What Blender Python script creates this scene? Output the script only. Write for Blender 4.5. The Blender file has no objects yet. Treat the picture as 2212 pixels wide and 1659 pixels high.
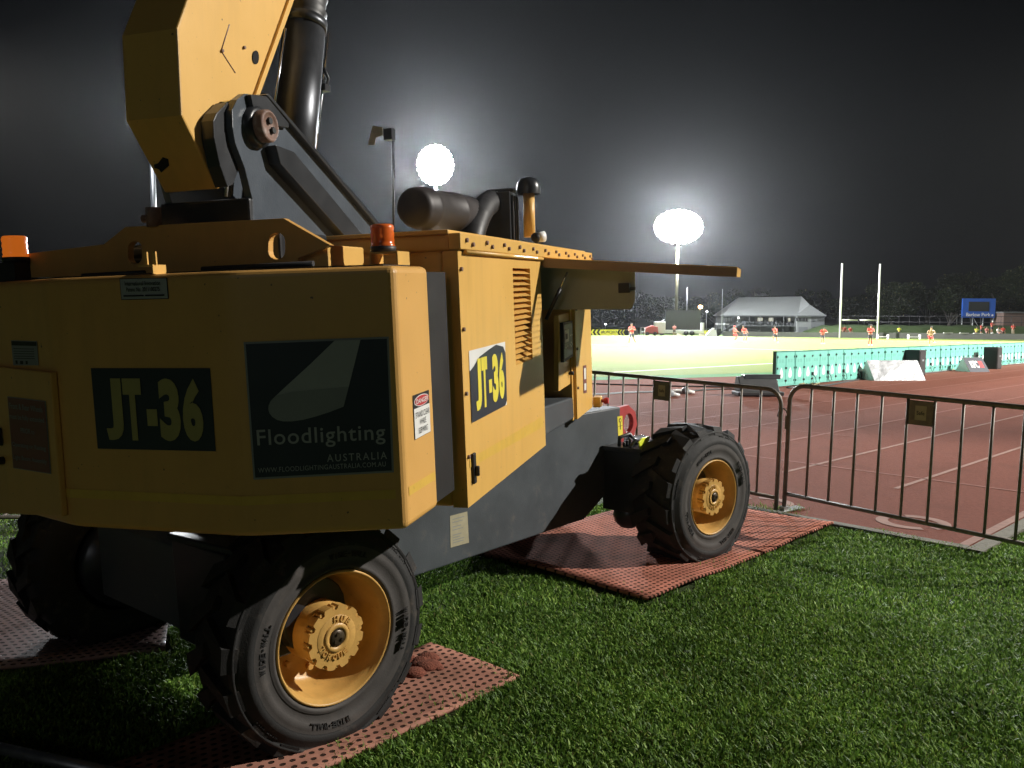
import bpy, bmesh, math, random
import numpy as np
from mathutils import Vector, Matrix
V = Vector
R = math.radians
random.seed(7)
rng = np.random.default_rng(7)
scene = bpy.context.scene
col = scene.collection

# ------------------------------------------------------------------ camera
EYE = V((0, 0, 1.64))
FPX, CX, CY = 1789.0, 1106.0, 829.5          # focal length and centre, in pixels of a 2212 px wide frame
PITCH, ROLL = math.atan((CY - 700) / FPX), R(0.37)
CAMROT = Matrix.Rotation(math.pi / 2 - PITCH, 3, 'X') @ Matrix.Rotation(ROLL, 3, 'Z')
cd = bpy.data.cameras.new("camera")
cam = bpy.data.objects.new("camera", cd)
col.objects.link(cam)
cam.location = EYE
cam.rotation_euler = CAMROT.to_euler()
cd.sensor_width = 36
cd.lens = FPX / 2212 * 36
cd.clip_start, cd.clip_end = 0.05, 2000
scene.camera = cam

# ------------------------------------------------------------------ night sky and exposure
world = bpy.data.worlds.new("World")
scene.world = world
world.use_nodes = True
wn = world.node_tree
wbg = wn.nodes['Background']
wsky = wn.nodes.new('ShaderNodeTexSky')
wsky.sky_type = 'NISHITA'
wsky.sun_disc = False
wsky.sun_elevation = R(-6)
wsky.sun_rotation = R(200)
wmix = wn.nodes.new('ShaderNodeMixRGB')
wmix.blend_type = 'ADD'
wmix.inputs[0].default_value = 1
wmix.inputs[2].default_value = (0.028, 0.034, 0.044, 1)
wn.links.new(wsky.outputs[0], wmix.inputs[1])
wn.links.new(wmix.outputs[0], wbg.inputs[0])
wbg.inputs[1].default_value = 0.06
vs = scene.view_settings
vs.view_transform = 'Standard'
vs.look = 'None'
vs.exposure = 0
vs.gamma = 1
scene.cycles.use_denoising = True
scene.cycles.max_bounces = 6
scene.cycles.volume_bounces = 0
scene.cycles.sample_clamp_indirect = 4

# ------------------------------------------------------------------ geometry helpers
def ray(px, py):
    d = CAMROT @ V(((px - CX) / FPX, -(py - CY) / FPX, -1))
    return d.normalized()
FWD = CAMROT @ V((0, 0, -1))
def at(px, py, depth):
    d = ray(px, py)
    return EYE + d * (depth / d.dot(FWD))
def gnd(px, py, z=0.0):
    d = ray(px, py)
    return EYE + d * ((z - EYE.z) / d.z)
def hit(px, py, plane):
    d = ray(px, py)
    return EYE + d * ((plane[0] - EYE).dot(plane[1]) / d.dot(plane[1]))
def foot(px, dist):
    """ground point seen in column px at distance dist"""
    d = ray(px, 700)
    return V((d.x / d.y * dist, dist, 0))

# ------------------------------------------------------------------ lamps that light the place
def spot(name, loc, target, power, cone, blend=1.0, size=0.6, color=(1, .97, .92)):
    ld = bpy.data.lights.new(name, 'SPOT')
    ld.energy, ld.spot_size, ld.spot_blend, ld.shadow_soft_size, ld.color = power, R(cone), blend, size, color
    lo = bpy.data.objects.new(name, ld)
    col.objects.link(lo)
    lo.location = loc
    lo.rotation_euler = (V(target) - V(loc)).to_track_quat('-Z', 'Y').to_euler()
    return lo
def bulb(name, loc, power, size=1.0, color=(.93, .97, 1)):
    ld = bpy.data.lights.new(name, 'POINT')
    ld.energy, ld.shadow_soft_size, ld.color = power, size, color
    lo = bpy.data.objects.new(name, ld)
    col.objects.link(lo)
    lo.location = loc
    return lo
KEYDIR = V((1.1, .17, .63)).normalized()
spot('floodlight_right', V((1.0, 4.4, 1.2)) + KEYDIR * 26, (1.0, 5.0, .9), 3.9e4, 46, .6, .16, (1, .95, .87))
spot('field_floodlight_right', (95, 75, 34), (32, 78, 0), 2.7e6, 66, 1.0, 1.5, (1, .97, .88))
spot('field_floodlight_left', (-70, 80, 34), (10, 78, 0), 2.3e6, 62, 1.0, 1.5, (1, .97, .88))
spot('field_floodlight_near', (60, 5, 32), (18, 32, 0), 5.6e5, 53, 1.0, 1.5, (1, .97, .88))

bulb('fill_light_behind', (-14, -44, 15), 2000, 3.0, (.92, .95, 1))  # added unseen fill lamp, put in to brighten the shaded front

# ------------------------------------------------------------------ materials
MATS = {}
def mat(name, c, rough=.5, metal=0, var=.12, scale=8, bump=0, bscale=40, dirt=None, spec=.5, emit=0, trans=0, coat=0):
    if name in MATS: return MATS[name]
    m = bpy.data.materials.new(name)
    m.use_nodes = True
    nt = m.node_tree
    b = nt.nodes['Principled BSDF']
    b.inputs['Roughness'].default_value = rough
    b.inputs['Metallic'].default_value = metal
    b.inputs['Specular IOR Level'].default_value = spec
    b.inputs['Transmission Weight'].default_value = trans
    b.inputs['Coat Weight'].default_value = coat
    tc = nt.nodes.new('ShaderNodeTexCoord')
    src = tc.outputs['Object']
    if var or dirt:
        n = nt.nodes.new('ShaderNodeTexNoise')
        n.inputs['Scale'].default_value = scale
        n.inputs['Detail'].default_value = 6
        n.inputs['Roughness'].default_value = .65
        nt.links.new(src, n.inputs['Vector'])
        r = nt.nodes.new('ShaderNodeValToRGB')
        r.color_ramp.elements[0].position = .3
        r.color_ramp.elements[1].position = .7
        r.color_ramp.elements[0].color = [x * (1 - var) for x in c[:3]] + [1]
        r.color_ramp.elements[1].color = [min(1, x * (1 + var)) for x in c[:3]] + [1]
        nt.links.new(n.outputs['Fac'], r.inputs[0])
        out = r.outputs[0]
        if dirt:
            n2 = nt.nodes.new('ShaderNodeTexNoise')
            n2.inputs['Scale'].default_value = dirt[1]
            n2.inputs['Detail'].default_value = 8
            n2.inputs['Roughness'].default_value = .7
            nt.links.new(src, n2.inputs['Vector'])
            r2 = nt.nodes.new('ShaderNodeValToRGB')
            r2.color_ramp.elements[0].position = dirt[2]
            r2.color_ramp.elements[1].position = dirt[2] + .16
            r2.color_ramp.elements[1].color = (dirt[3],) * 3 + (1,)
            r2.color_ramp.elements[0].color = (0, 0, 0, 1)
            nt.links.new(n2.outputs['Fac'], r2.inputs[0])
            mx = nt.nodes.new('ShaderNodeMixRGB')
            mx.inputs[2].default_value = list(dirt[0]) + [1]
            nt.links.new(r2.outputs[0], mx.inputs[0])
            nt.links.new(out, mx.inputs[1])
            out = mx.outputs[0]
        if 'yellow' in name:                                   # rain streaks and rubbed grime on the old paint
            mp = nt.nodes.new('ShaderNodeMapping'); mp.inputs['Scale'].default_value = (19, 19, 2.6)
            nt.links.new(src, mp.inputs[0])
            n4 = nt.nodes.new('ShaderNodeTexNoise'); n4.inputs['Scale'].default_value = 1; n4.inputs['Detail'].default_value = 5
            nt.links.new(mp.outputs[0], n4.inputs['Vector'])
            n5 = nt.nodes.new('ShaderNodeTexNoise'); n5.inputs['Scale'].default_value = 1.7; n5.inputs['Detail'].default_value = 6
            nt.links.new(src, n5.inputs['Vector'])
            ml = nt.nodes.new('ShaderNodeMath'); ml.operation = 'MULTIPLY'
            nt.links.new(n4.outputs['Fac'], ml.inputs[0]); nt.links.new(n5.outputs['Fac'], ml.inputs[1])
            mr3 = nt.nodes.new('ShaderNodeMapRange'); mr3.inputs[1].default_value = .24; mr3.inputs[2].default_value = .46; mr3.inputs[4].default_value = .22
            nt.links.new(ml.outputs[0], mr3.inputs[0])
            mx2 = nt.nodes.new('ShaderNodeMixRGB'); mx2.inputs[2].default_value = (c[0] * .55, c[1] * .55, c[2] * .6, 1)
            nt.links.new(mr3.outputs[0], mx2.inputs[0]); nt.links.new(out, mx2.inputs[1])
            n6 = nt.nodes.new('ShaderNodeTexNoise'); n6.inputs['Scale'].default_value = 55; n6.inputs['Detail'].default_value = 3
            nt.links.new(src, n6.inputs['Vector'])
            mr4 = nt.nodes.new('ShaderNodeMapRange'); mr4.inputs[1].default_value = .72; mr4.inputs[2].default_value = .76
            nt.links.new(n6.outputs['Fac'], mr4.inputs[0])
            mx3 = nt.nodes.new('ShaderNodeMixRGB'); mx3.inputs[2].default_value = (.14, .085, .05, 1)
            nt.links.new(mr4.outputs[0], mx3.inputs[0]); nt.links.new(mx2.outputs[0], mx3.inputs[1])
            out = mx3.outputs[0]
        nt.links.new(out, b.inputs['Base Color'])
        mr = nt.nodes.new('ShaderNodeMapRange')
        mr.inputs[3].default_value = max(.02, rough - .1)
        mr.inputs[4].default_value = min(1, rough + .12)
        nt.links.new(n.outputs['Fac'], mr.inputs[0])
        nt.links.new(mr.outputs[0], b.inputs['Roughness'])
    else:
        b.inputs['Base Color'].default_value = list(c[:3]) + [1]
    if bump:
        n3 = nt.nodes.new('ShaderNodeTexNoise')
        n3.inputs['Scale'].default_value = bscale
        n3.inputs['Detail'].default_value = 5
        nt.links.new(src, n3.inputs['Vector'])
        bp = nt.nodes.new('ShaderNodeBump')
        bp.inputs['Strength'].default_value = bump
        bp.inputs['Distance'].default_value = .02
        nt.links.new(n3.outputs['Fac'], bp.inputs['Height'])
        nt.links.new(bp.outputs[0], b.inputs['Normal'])
    if emit:
        b.inputs['Emission Color'].default_value = list(c[:3]) + [1]
        b.inputs['Emission Strength'].default_value = emit
    MATS[name] = m
    return m

YEL = mat('yellow_paint', (.71, .395, .11), .42, var=.05, scale=3, bump=.05, bscale=220, dirt=((.33, .17, .05), 9, .63, .35))
YELC = mat('yellow_cabinet_paint', (.76, .45, .115), .38, var=.04, scale=2.5, bump=.04, bscale=260, dirt=((.4, .2, .06), 14, .66, .3))
BLK = mat('black_paint', (.022, .024, .028), .32, var=.25, scale=6, dirt=((.10, .09, .08), 11, .62, .5))
BRK = mat('black_bracket_paint', (.07, .085, .105), .3, var=.2, scale=5, dirt=((.3, .32, .35), 16, .68, .6), bump=.06, bscale=120)
CHS = mat('chassis_paint', (.065, .075, .085), .5, var=.18, scale=4, dirt=((.14, .12, .10), 8, .58, .6), bump=.08, bscale=150)
RUB = mat('tyre_rubber', (.014, .0135, .0135), .75, var=.22, scale=14, dirt=((.12, .095, .075), 10, .55, .55), bump=.12, bscale=180)
HUBY = mat('hub_paint', (.62, .36, .10), .42, var=.12, scale=12, dirt=((.2, .09, .03), 18, .6, .6), bump=.06, bscale=120)
RUST = mat('rusty_steel', (.22, .13, .10), .6, var=.3, scale=20, dirt=((.4, .36, .34), 22, .52, .7), bump=.1)
CHROME = mat('bare_steel', (.55, .56, .58), .25, 1, var=.1, scale=8)
STEEL = mat('galvanised_steel', (.42, .43, .43), .45, .8, var=.2, scale=14, dirt=((.16, .13, .11), 26, .6, .6))
BARR = mat('weathered_barrier_steel', (.19, .172, .15), .55, .45, var=.25, scale=18, dirt=((.12, .08, .06), 30, .56, .7))
WHITE = mat('white_vinyl', (.78, .78, .76), .45, var=.05, dirt=((.5, .48, .42), 18, .66, .4))
NAVY = mat('dark_navy_vinyl', (.022, .032, .048), .4, var=.08)
SIGNY = mat('sign_yellow', (.82, .70, .07), .45, var=.05)
SIGNYD = mat('sign_shaded_yellow', (.40, .35, .12), .5, var=.06)  # darker copy of the sign yellow, shade put into the colour
SIGNG = mat('sign_pale_grey', (.36, .38, .37), .5, var=.05)
SIGNG2 = mat('sign_mid_grey', (.26, .28, .275), .5, var=.05)
LETG = mat('sign_letter_grey', (.34, .36, .38), .5, var=.05)
SRED = mat('sign_red', (.52, .035, .04), .45, var=.05)
MAROON = mat('sign_maroon', (.20, .06, .055), .45, var=.1)
SBLK = mat('sign_black', (.015, .015, .017), .5, var=.1)
LIME = mat('lime_reflective_tape', (.75, .85, .05), .4, var=.05)
TAPE = mat('yellow_reflective_tape', (.74, .47, .085), .35, var=.05, scale=20)
AMBER = mat('amber_lens', (.85, .16, .02), .2, var=.15, scale=20, trans=.25)
AMBERON = mat('lit_amber_lens', (1.0, .22, .02), .3, var=0, emit=.4)
GREYP = mat('grey_plastic', (.22, .24, .26), .45, var=.1)
RUBH = mat('black_rubber_hose', (.03, .03, .032), .5, var=.2)
HOLE = mat('dark_cavity', (.006, .006, .006), .9, var=0)
REDP = mat('red_lug_paint', (.42, .05, .05), .5, var=.12, scale=9)
GLASSY = mat('clear_plastic', (.8, .85, .95), .08, var=0, trans=.8)

# ------------------------------------------------------------------ mesh builder
class MB:
    def __init__(s): s.v, s.f, s.m, s.sm = [], [], [], []
    def add(s, verts, faces, mi=0, smooth=False):
        o = len(s.v)
        s.v += [V(p) for p in verts]
        for f in faces:
            s.f.append([i + o for i in f]); s.m.append(mi); s.sm.append(smooth)
        return s
    def box(s, c, size, ax=None, mi=0):
        ax = ax or (V((1, 0, 0)), V((0, 1, 0)), V((0, 0, 1)))
        c = V(c)
        p = [c + ax[0] * (size[0] / 2 * i) + ax[1] * (size[1] / 2 * j) + ax[2] * (size[2] / 2 * k)
             for i in (-1, 1) for j in (-1, 1) for k in (-1, 1)]
        return s.add(p, [(0, 1, 3, 2), (4, 6, 7, 5), (0, 4, 5, 1), (2, 3, 7, 6), (0, 2, 6, 4), (1, 5, 7, 3)], mi)
    def prism(s, pts, ext, mi=0):
        n = len(pts); ext = V(ext)
        pts = [V(p) for p in pts]
        p = pts + [q + ext for q in pts]
        return s.add(p, [tuple(range(n))[::-1], tuple(range(n, 2 * n))] +
                     [(i, (i + 1) % n, n + (i + 1) % n, n + i) for i in range(n)], mi)
    def tube(s, pts, r, n=10, mi=0, cap=True):
        pts = [V(p) for p in pts]
        rs = r if isinstance(r, (list, tuple)) else [r] * len(pts)
        rings = []
        x = None
        for i, p in enumerate(pts):
            t = (pts[min(i + 1, len(pts) - 1)] - pts[max(i - 1, 0)]).normalized()
            if x is None:
                x = t.orthogonal().normalized()
            x = (x - t * x.dot(t)).normalized()
            y = t.cross(x)
            rings.append([p + (x * math.cos(a) + y * math.sin(a)) * rs[i] for a in [2 * math.pi * k / n for k in range(n)]])
        vv = [q for rg in rings for q in rg]
        ff = []
        for i in range(len(pts) - 1):
            for k in range(n):
                ff.append((i * n + k, i * n + (k + 1) % n, (i + 1) * n + (k + 1) % n, (i + 1) * n + k))
        s.add(vv, ff, mi, True)
        if cap:
            s.add(rings[0], [tuple(range(n))[::-1]], mi)
            s.add(rings[-1], [tuple(range(n))], mi)
        return s
    def lathe(s, prof, o, ax, n=48, mi=0, smooth=True):
        """prof: list of (distance along ax, radius)"""
        o, ax = V(o), V(ax).normalized()
        x = ax.orthogonal().normalized(); y = ax.cross(x)
        vv, ff = [], []
        for (h, r) in prof:
            for k in range(n):
                a = 2 * math.pi * k / n
                vv.append(o + ax * h + (x * math.cos(a) + y * math.sin(a)) * r)
        for i in range(len(prof) - 1):
            for k in range(n):
                ff.append((i * n + k, i * n + (k + 1) % n, (i + 1) * n + (k + 1) % n, (i + 1) * n + k))
        return s.add(vv, ff, mi, smooth)
    def ball(s, c, rx, ry=None, rz=None, n=12, mi=0):
        ry = ry or rx; rz = rz or rx
        c = V(c); vv, ff = [], []
        h = n // 2
        for i in range(h + 1):
            t = math.pi * i / h
            for k in range(n):
                a = 2 * math.pi * k / n
                vv.append(c + V((rx * math.sin(t) * math.cos(a), ry * math.sin(t) * math.sin(a), rz * math.cos(t))))
        for i in range(h):
            for k in range(n):
                ff.append((i * n + k, (i + 1) * n + k, (i + 1) * n + (k + 1) % n, i * n + (k + 1) % n))
        return s.add(vv, ff, mi, True)
    def text(s, body, o, X, Y, rect, mi=0, bold=0.0, spacing=1.0):
        """lettering filled into rect (x0, y0, x1, y1) on the plane o + X x + Y y"""
        vs_, fs_ = glyphs(body, bold, spacing)
        x0, y0, x1, y1 = rect
        pts = [V(o) + V(X) * (x0 + (x1 - x0) * p[0]) + V(Y) * (y0 + (y1 - y0) * p[1]) for p in vs_]
        return s.add(pts, fs_, mi)
    def build(s, name, mats, parent=None, origin=V((0, 0, 0)), bevel=0, seg=2, smooth_all=False):
        me = bpy.data.meshes.new(name)
        me.from_pydata([tuple(p - origin) for p in s.v], [], s.f)
        if not isinstance(mats, (list, tuple)): mats = [mats]
        for m in mats: me.materials.append(m)
        for p, mi, sm in zip(me.polygons, s.m, s.sm):
            p.material_index = mi; p.use_smooth = sm or smooth_all
        bm = bmesh.new(); bm.from_mesh(me)
        bmesh.ops.remove_doubles(bm, verts=bm.verts, dist=1e-6)
        bmesh.ops.recalc_face_normals(bm, faces=bm.faces)
        bm.to_mesh(me); bm.free()
        o = bpy.data.objects.new(name, me)
        col.objects.link(o)
        if parent is not None: o.parent = parent
        if bevel:
            md = o.modifiers.new('bevel', 'BEVEL')
            md.width, md.segments, md.limit_method, md.angle_limit = bevel, seg, 'ANGLE', R(40)
            md.harden_normals = False
        return o
_GL = {}
def glyphs(body, bold=0.0, spacing=1.0):
    k = (body, bold, spacing)
    if k in _GL: return _GL[k]
    cu = bpy.data.curves.new('txt', 'FONT')
    cu.body, cu.offset, cu.space_character, cu.resolution_u = body, bold, spacing, 4
    cu.align_x = 'CENTER'
    ob = bpy.data.objects.new('txt', cu)
    col.objects.link(ob)
    bpy.context.view_layer.update()
    me = bpy.data.meshes.new_from_object(ob.evaluated_get(bpy.context.evaluated_depsgraph_get()))
    P = [(v.co.x, v.co.y) for v in me.vertices]
    F = [tuple(p.vertices) for p in me.polygons]
    xs, ys = [p[0] for p in P], [p[1] for p in P]
    a, b, c, d = min(xs), max(xs), min(ys), max(ys)
    P = [((x - a) / (b - a), (y - c) / (d - c)) for x, y in P]
    bpy.data.objects.remove(ob); bpy.data.curves.remove(cu); bpy.data.meshes.remove(me)
    _GL[k] = (P, F)
    return _GL[k]

def empty(name, loc=(0, 0, 0), rz=0, parent=None):
    e = bpy.data.objects.new(name, None)
    e.empty_display_size = .2
    col.objects.link(e)
    e.location = loc
    e.rotation_euler = (0, 0, rz)
    if parent is not None: e.parent = parent
    return e
def tag(o, label, cat, group=None):
    o['label'] = label; o['category'] = cat
    if group: o['group'] = group
    return o
def struct(o, kind='structure'):
    o['kind'] = kind
    return o
def dup(o, parent=None):
    c = o.copy(); col.objects.link(c)
    if parent is not None: c.parent = parent
    for ch in list(o.children): dup(ch, c)
    return c
def quadmap(tl, tr, bl, br):
    """bilinear map of (x, y) in 0..1 with y upward"""
    def f(x, y): return (bl * (1 - x) + br * x) * (1 - y) + (tl * (1 - x) + tr * x) * y
    return f
def sign_mesh(px4, plane, layers, lift=.002, step=.0012):
    """flat sign on a plane: px4 = four photo corners TL TR BL BR; layers in 0..1 coordinates"""
    nrm = plane[1] if plane[1].dot(EYE - plane[0]) > 0 else -plane[1]
    q = quadmap(*[hit(x, y, plane) for x, y in px4])
    mb = MB()
    for i, L in enumerate(layers):
        off = nrm * (lift + step * L[-1])
        if L[0] == 'rect':
            x0, y0, x1, y1 = L[1]
            mb.add([q(x0, y0) + off, q(x1, y0) + off, q(x1, y1) + off, q(x0, y1) + off], [(0, 1, 2, 3)], L[2])
        elif L[0] == 'poly':
            mb.add([q(x, y) + off for x, y in L[1]], [tuple(range(len(L[1])))], L[2])
        elif L[0] == 'text':
            P, F = glyphs(L[2], L[4], L[5] if len(L) > 6 else 1.0)
            x0, y0, x1, y1 = L[1]
            mb.add([q(x0 + (x1 - x0) * a, y0 + (y1 - y0) * b) + off for a, b in P], F, L[3])
    return mb
def ell(cx, cy, rx, ry, n=28):
    return [(cx + rx * math.cos(2 * math.pi * k / n), cy + ry * math.sin(2 * math.pi * k / n)) for k in range(n)]

# ------------------------------------------------------------------ the ground: lawn, running track, playing field
QA = R(43.8)
Q2, N2 = V((math.cos(QA), math.sin(QA), 0)), V((math.sin(QA), -math.cos(QA), 0))
def nq(n, q, z=0.0): return N2 * n + Q2 * q + V((0, 0, z))
Z = V((0, 0, 1))

def grass_mat(name, a, b, rough=.8, scale=3):
    m = bpy.data.materials.new(name); m.use_nodes = True
    nt = m.node_tree; bs = nt.nodes['Principled BSDF']
    tc = nt.nodes.new('ShaderNodeTexCoord')
    n1 = nt.nodes.new('ShaderNodeTexNoise'); n1.inputs['Scale'].default_value = scale; n1.inputs['Detail'].default_value = 8
    n1.inputs['Roughness'].default_value = .75
    nt.links.new(tc.outputs['Object'], n1.inputs['Vector'])
    r = nt.nodes.new('ShaderNodeValToRGB')
    r.color_ramp.elements[0].position, r.color_ramp.elements[1].position = .32, .68
    r.color_ramp.elements[0].color, r.color_ramp.elements[1].color = list(a) + [1], list(b) + [1]
    nt.links.new(n1.outputs['Fac'], r.inputs[0]); nt.links.new(r.outputs[0], bs.inputs['Base Color'])
    bs.inputs['Roughness'].default_value = rough
    bs.inputs['Specular IOR Level'].default_value = .2
    n2 = nt.nodes.new('ShaderNodeTexNoise'); n2.inputs['Scale'].default_value = 60; n2.inputs['Detail'].default_value = 4
    nt.links.new(tc.outputs['Object'], n2.inputs['Vector'])
    bp = nt.nodes.new('ShaderNodeBump'); bp.inputs['Strength'].default_value = .6; bp.inputs['Distance'].default_value = .03
    nt.links.new(n2.outputs['Fac'], bp.inputs['Height']); nt.links.new(bp.outputs[0], bs.inputs['Normal'])
    return m
SOIL = grass_mat('lawn_soil', (.03, .05, .014), (.055, .085, .022), scale=6)
FIELD = grass_mat('field_turf', (.135, .19, .04), (.17, .225, .055), scale=.35)
SYN = grass_mat('synthetic_turf', (.06, .20, .07), (.075, .23, .085), scale=1)
TRACK = mat('track_rubber', (.185, .072, .052), .9, var=.2, scale=30, bump=.6, bscale=160, dirt=((.14, .058, .042), 1.3, .52, .6), spec=.08)
LINE = mat('track_line_paint', (.28, .175, .145), .8, var=.2, scale=12, dirt=((.27, .11, .08), 22, .58, .75), spec=.2)
LINEF = mat('worn_line_paint', (.26, .125, .10), .8, var=.2, scale=12, dirt=((.27, .10, .072), 16, .5, .8), spec=.2)
PITCHLINE = mat('pitch_line_paint', (.75, .78, .68), .8, var=.08, scale=5)
CONC = mat('kerb_concrete', (.15, .14, .11), .9, var=.25, scale=16, bump=.3, bscale=60)

def sheet(name, pts, m, kind='structure'):
    me = bpy.data.meshes.new(name)
    me.from_pydata([tuple(p) for p in pts], [], [tuple(range(len(pts)))])
    me.materials.append(m)
    o = bpy.data.objects.new(name, me); col.objects.link(o)
    if kind: o['kind'] = kind
    return o
sheet('ground', [(-400, -60, 0), (400, -60, 0), (400, 500, 0), (-400, 500, 0)], SOIL)
tq = 6.62
inner = [(-16.6, 12), (-15.9, 18.5), (-15, 21), (-13.9, 24.4), (-12.5, 30), (-11.7, 38), (-11.35, 60), (-11.3, 152)]
sheet('running_track', [nq(-2.0, tq, .006), nq(-2.0, 152, .006)] + [nq(a, b, .006) for a, b in inner[::-1]] + [nq(-16.6, tq, .006)], TRACK)
fb = [(-0.9, 0)] 
sheet('synthetic_border', [nq(a, b, .011) for a, b in inner] + [nq(a - 1.6, b, .011) for a, b in inner[::-1]], SYN)
fe = [nq(a - 1.25, b, .016) for a, b in inner]
sheet('playing_field', [V((-75, 14, .016))] + fe + [V((105, 112, .016)), V((60, 117, .016)), V((10, 126, .016)), V((-75, 134, .016))], FIELD)
def strip_mesh(segs, z):
    mb = MB()
    for (p, q, w) in segs:
        p, q = V(p), V(q); d = (q - p).normalized(); s = V((-d.y, d.x, 0)) * w / 2
        mb.add([p - s + Z * z, q - s + Z * z, q + s + Z * z, p + s + Z * z], [(0, 1, 2, 3)])
    return mb
segs = []
for k in range(0, 8):
    segs.append((nq(-2.06 - 1.22 * k, tq + .02 if k in (0,) else tq + (1.9 if k < 3 else 0.0)), nq(-2.06 - 1.22 * k, 150), .05 if k else .07))
segs.append((nq(-2.1, 9.3), nq(-10.6, 9.3), .045))
segs.append((nq(-5.2, 12.1), nq(-10.6, 12.1), .03))
struct(strip_mesh(segs[:3], .0105).build('track_lines', LINE))
struct(strip_mesh(segs[3:], .0105).build('faint_track_lines', LINEF))
def arc_strip(mb, c, X, Y, rx, ry, a0, a1, w, z, n=22):
    P = []
    for k in range(n + 1):
        a = R(a0 + (a1 - a0) * k / n)
        for f in (1 - w, 1 + w * .0):
            P.append(V(c) + X * (rx * f * math.cos(a)) + Y * (ry * f * math.sin(a)) + Z * z)
    mb.add(P, [(2 * k, 2 * k + 1, 2 * k + 3, 2 * k + 2) for k in range(n)])
mb = MB()
X1 = V((1, 0, 0)); Y1 = V((0, 1, 0))
for (px, py, s) in ((1972, 1130, 1), (1645, 1088, 1)):
    c = gnd(px, py)
    arc_strip(mb, c, X1, Y1, .29 * s, .27 * s, 100, 262, .33, .0105)
    arc_strip(mb, c, X1, Y1, .29 * s, .27 * s, 285, 440, .33, .0105)
struct(mb.build('lane_markings', LINE))
segs = [(nq(-18, 18), nq(-18, 150), .16)]
for q in (52, 95):
    segs.append((nq(-18, q), nq(-80, q), .16))
struct(strip_mesh(segs, .0205).build('pitch_lines', PITCHLINE))
# concrete edging where the lawn meets the track
ed = MB()
ed.box(nq((-2.0 - 16.6) / 2, tq - .05, .012), (14.6, .10, .03), (N2, Q2, Z))
ed.box(nq(-1.93, 79, .014), (.11, 145, .034), (N2, Q2, Z))
struct(ed.build('kerb', CONC))

# ------------------------------------------------------------------ perforated ground mats
def mat_material(name, c, rough, spec=.5):
    m = bpy.data.materials.new(name); m.use_nodes = True
    nt = m.node_tree; bs = nt.nodes['Principled BSDF']
    N = lambda t, **k: nt.nodes.new(t)
    tc = N('ShaderNodeTexCoord')
    sep = N('ShaderNodeSeparateXYZ'); nt.links.new(tc.outputs['Object'], sep.inputs[0])
    def mth(op, a, b=None, c3=None):
        n = nt.nodes.new('ShaderNodeMath'); n.operation = op
        for i, x in enumerate((a, b, c3)):
            if x is None: continue
            if isinstance(x, (int, float)): n.inputs[i].default_value = x
            else: nt.links.new(x, n.inputs[i])
        return n.outputs[0]
    K = 24.0
    ux, uy = mth('MULTIPLY', sep.outputs[0], K), mth('MULTIPLY', sep.outputs[1], K)
    row = mth('FLOOR', uy)
    sh = mth('MULTIPLY', mth('MODULO', row, 2), .5)
    fx = mth('SUBTRACT', mth('FRACT', mth('ADD', ux, sh)), .5)
    fy = mth('SUBTRACT', mth('FRACT', uy), .5)
    d = mth('SQRT', mth('ADD', mth('MULTIPLY', fx, fx), mth('MULTIPLY', mth('MULTIPLY', fy, fy), 1.5)))
    mr = nt.nodes.new('ShaderNodeMapRange'); mr.inputs[1].default_value = .24; mr.inputs[2].default_value = .32
    nt.links.new(d, mr.inputs[0])
    nz = N('ShaderNodeTexNoise'); nz.inputs['Scale'].default_value = 5; nz.inputs['Detail'].default_value = 7
    nt.links.new(tc.outputs['Object'], nz.inputs['Vector'])
    r = N('ShaderNodeValToRGB')
    r.color_ramp.elements[0].position, r.color_ramp.elements[1].position = .35, .7
    r.color_ramp.elements[0].color = [x * .8 for x in c] + [1]; r.color_ramp.elements[1].color = [min(1, x * 1.12) for x in c] + [1]
    nt.links.new(nz.outputs['Fac'], r.inputs[0])
    nd = N('ShaderNodeTexNoise'); nd.inputs['Scale'].default_value = 3.2; nd.inputs['Detail'].default_value = 9; nd.inputs['Roughness'].default_value = .7
    nt.links.new(tc.outputs['Object'], nd.inputs['Vector'])
    md = nt.nodes.new('ShaderNodeMapRange'); md.inputs[1].default_value = .52; md.inputs[2].default_value = .68; md.inputs[4].default_value = .75
    nt.links.new(nd.outputs['Fac'], md.inputs[0])
    mdx = N('ShaderNodeMixRGB'); mdx.inputs[2].default_value = (.15, .085, .055, 1)
    nt.links.new(md.outputs[0], mdx.inputs[0]); nt.links.new(r.outputs[0], mdx.inputs[1])
    mx = N('ShaderNodeMixRGB'); mx.inputs[1].default_value = (.04, .022, .016, 1)
    nt.links.new(mr.outputs[0], mx.inputs[0]); nt.links.new(mdx.outputs[0], mx.inputs[2])
    nt.links.new(mx.outputs[0], bs.inputs['Base Color'])
    bs.inputs['Roughness'].default_value = rough
    bs.inputs['Specular IOR Level'].default_value = spec
    bp = N('ShaderNodeBump'); bp.inputs['Strength'].default_value = 1; bp.inputs['Distance'].default_value = .012
    nt.links.new(mr.outputs[0], bp.inputs['Height']); nt.links.new(bp.outputs[0], bs.inputs['Normal'])
    return m
PINK = mat_material('salmon_mat_plastic', (.45, .18, .13), .9, .02)
PINK2 = mat_material('dusty_mat_plastic', (.42, .20, .145), .75, .15)
GREYM = mat_material('wet_mat_plastic', (.34, .23, .21), .22, .8)
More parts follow.
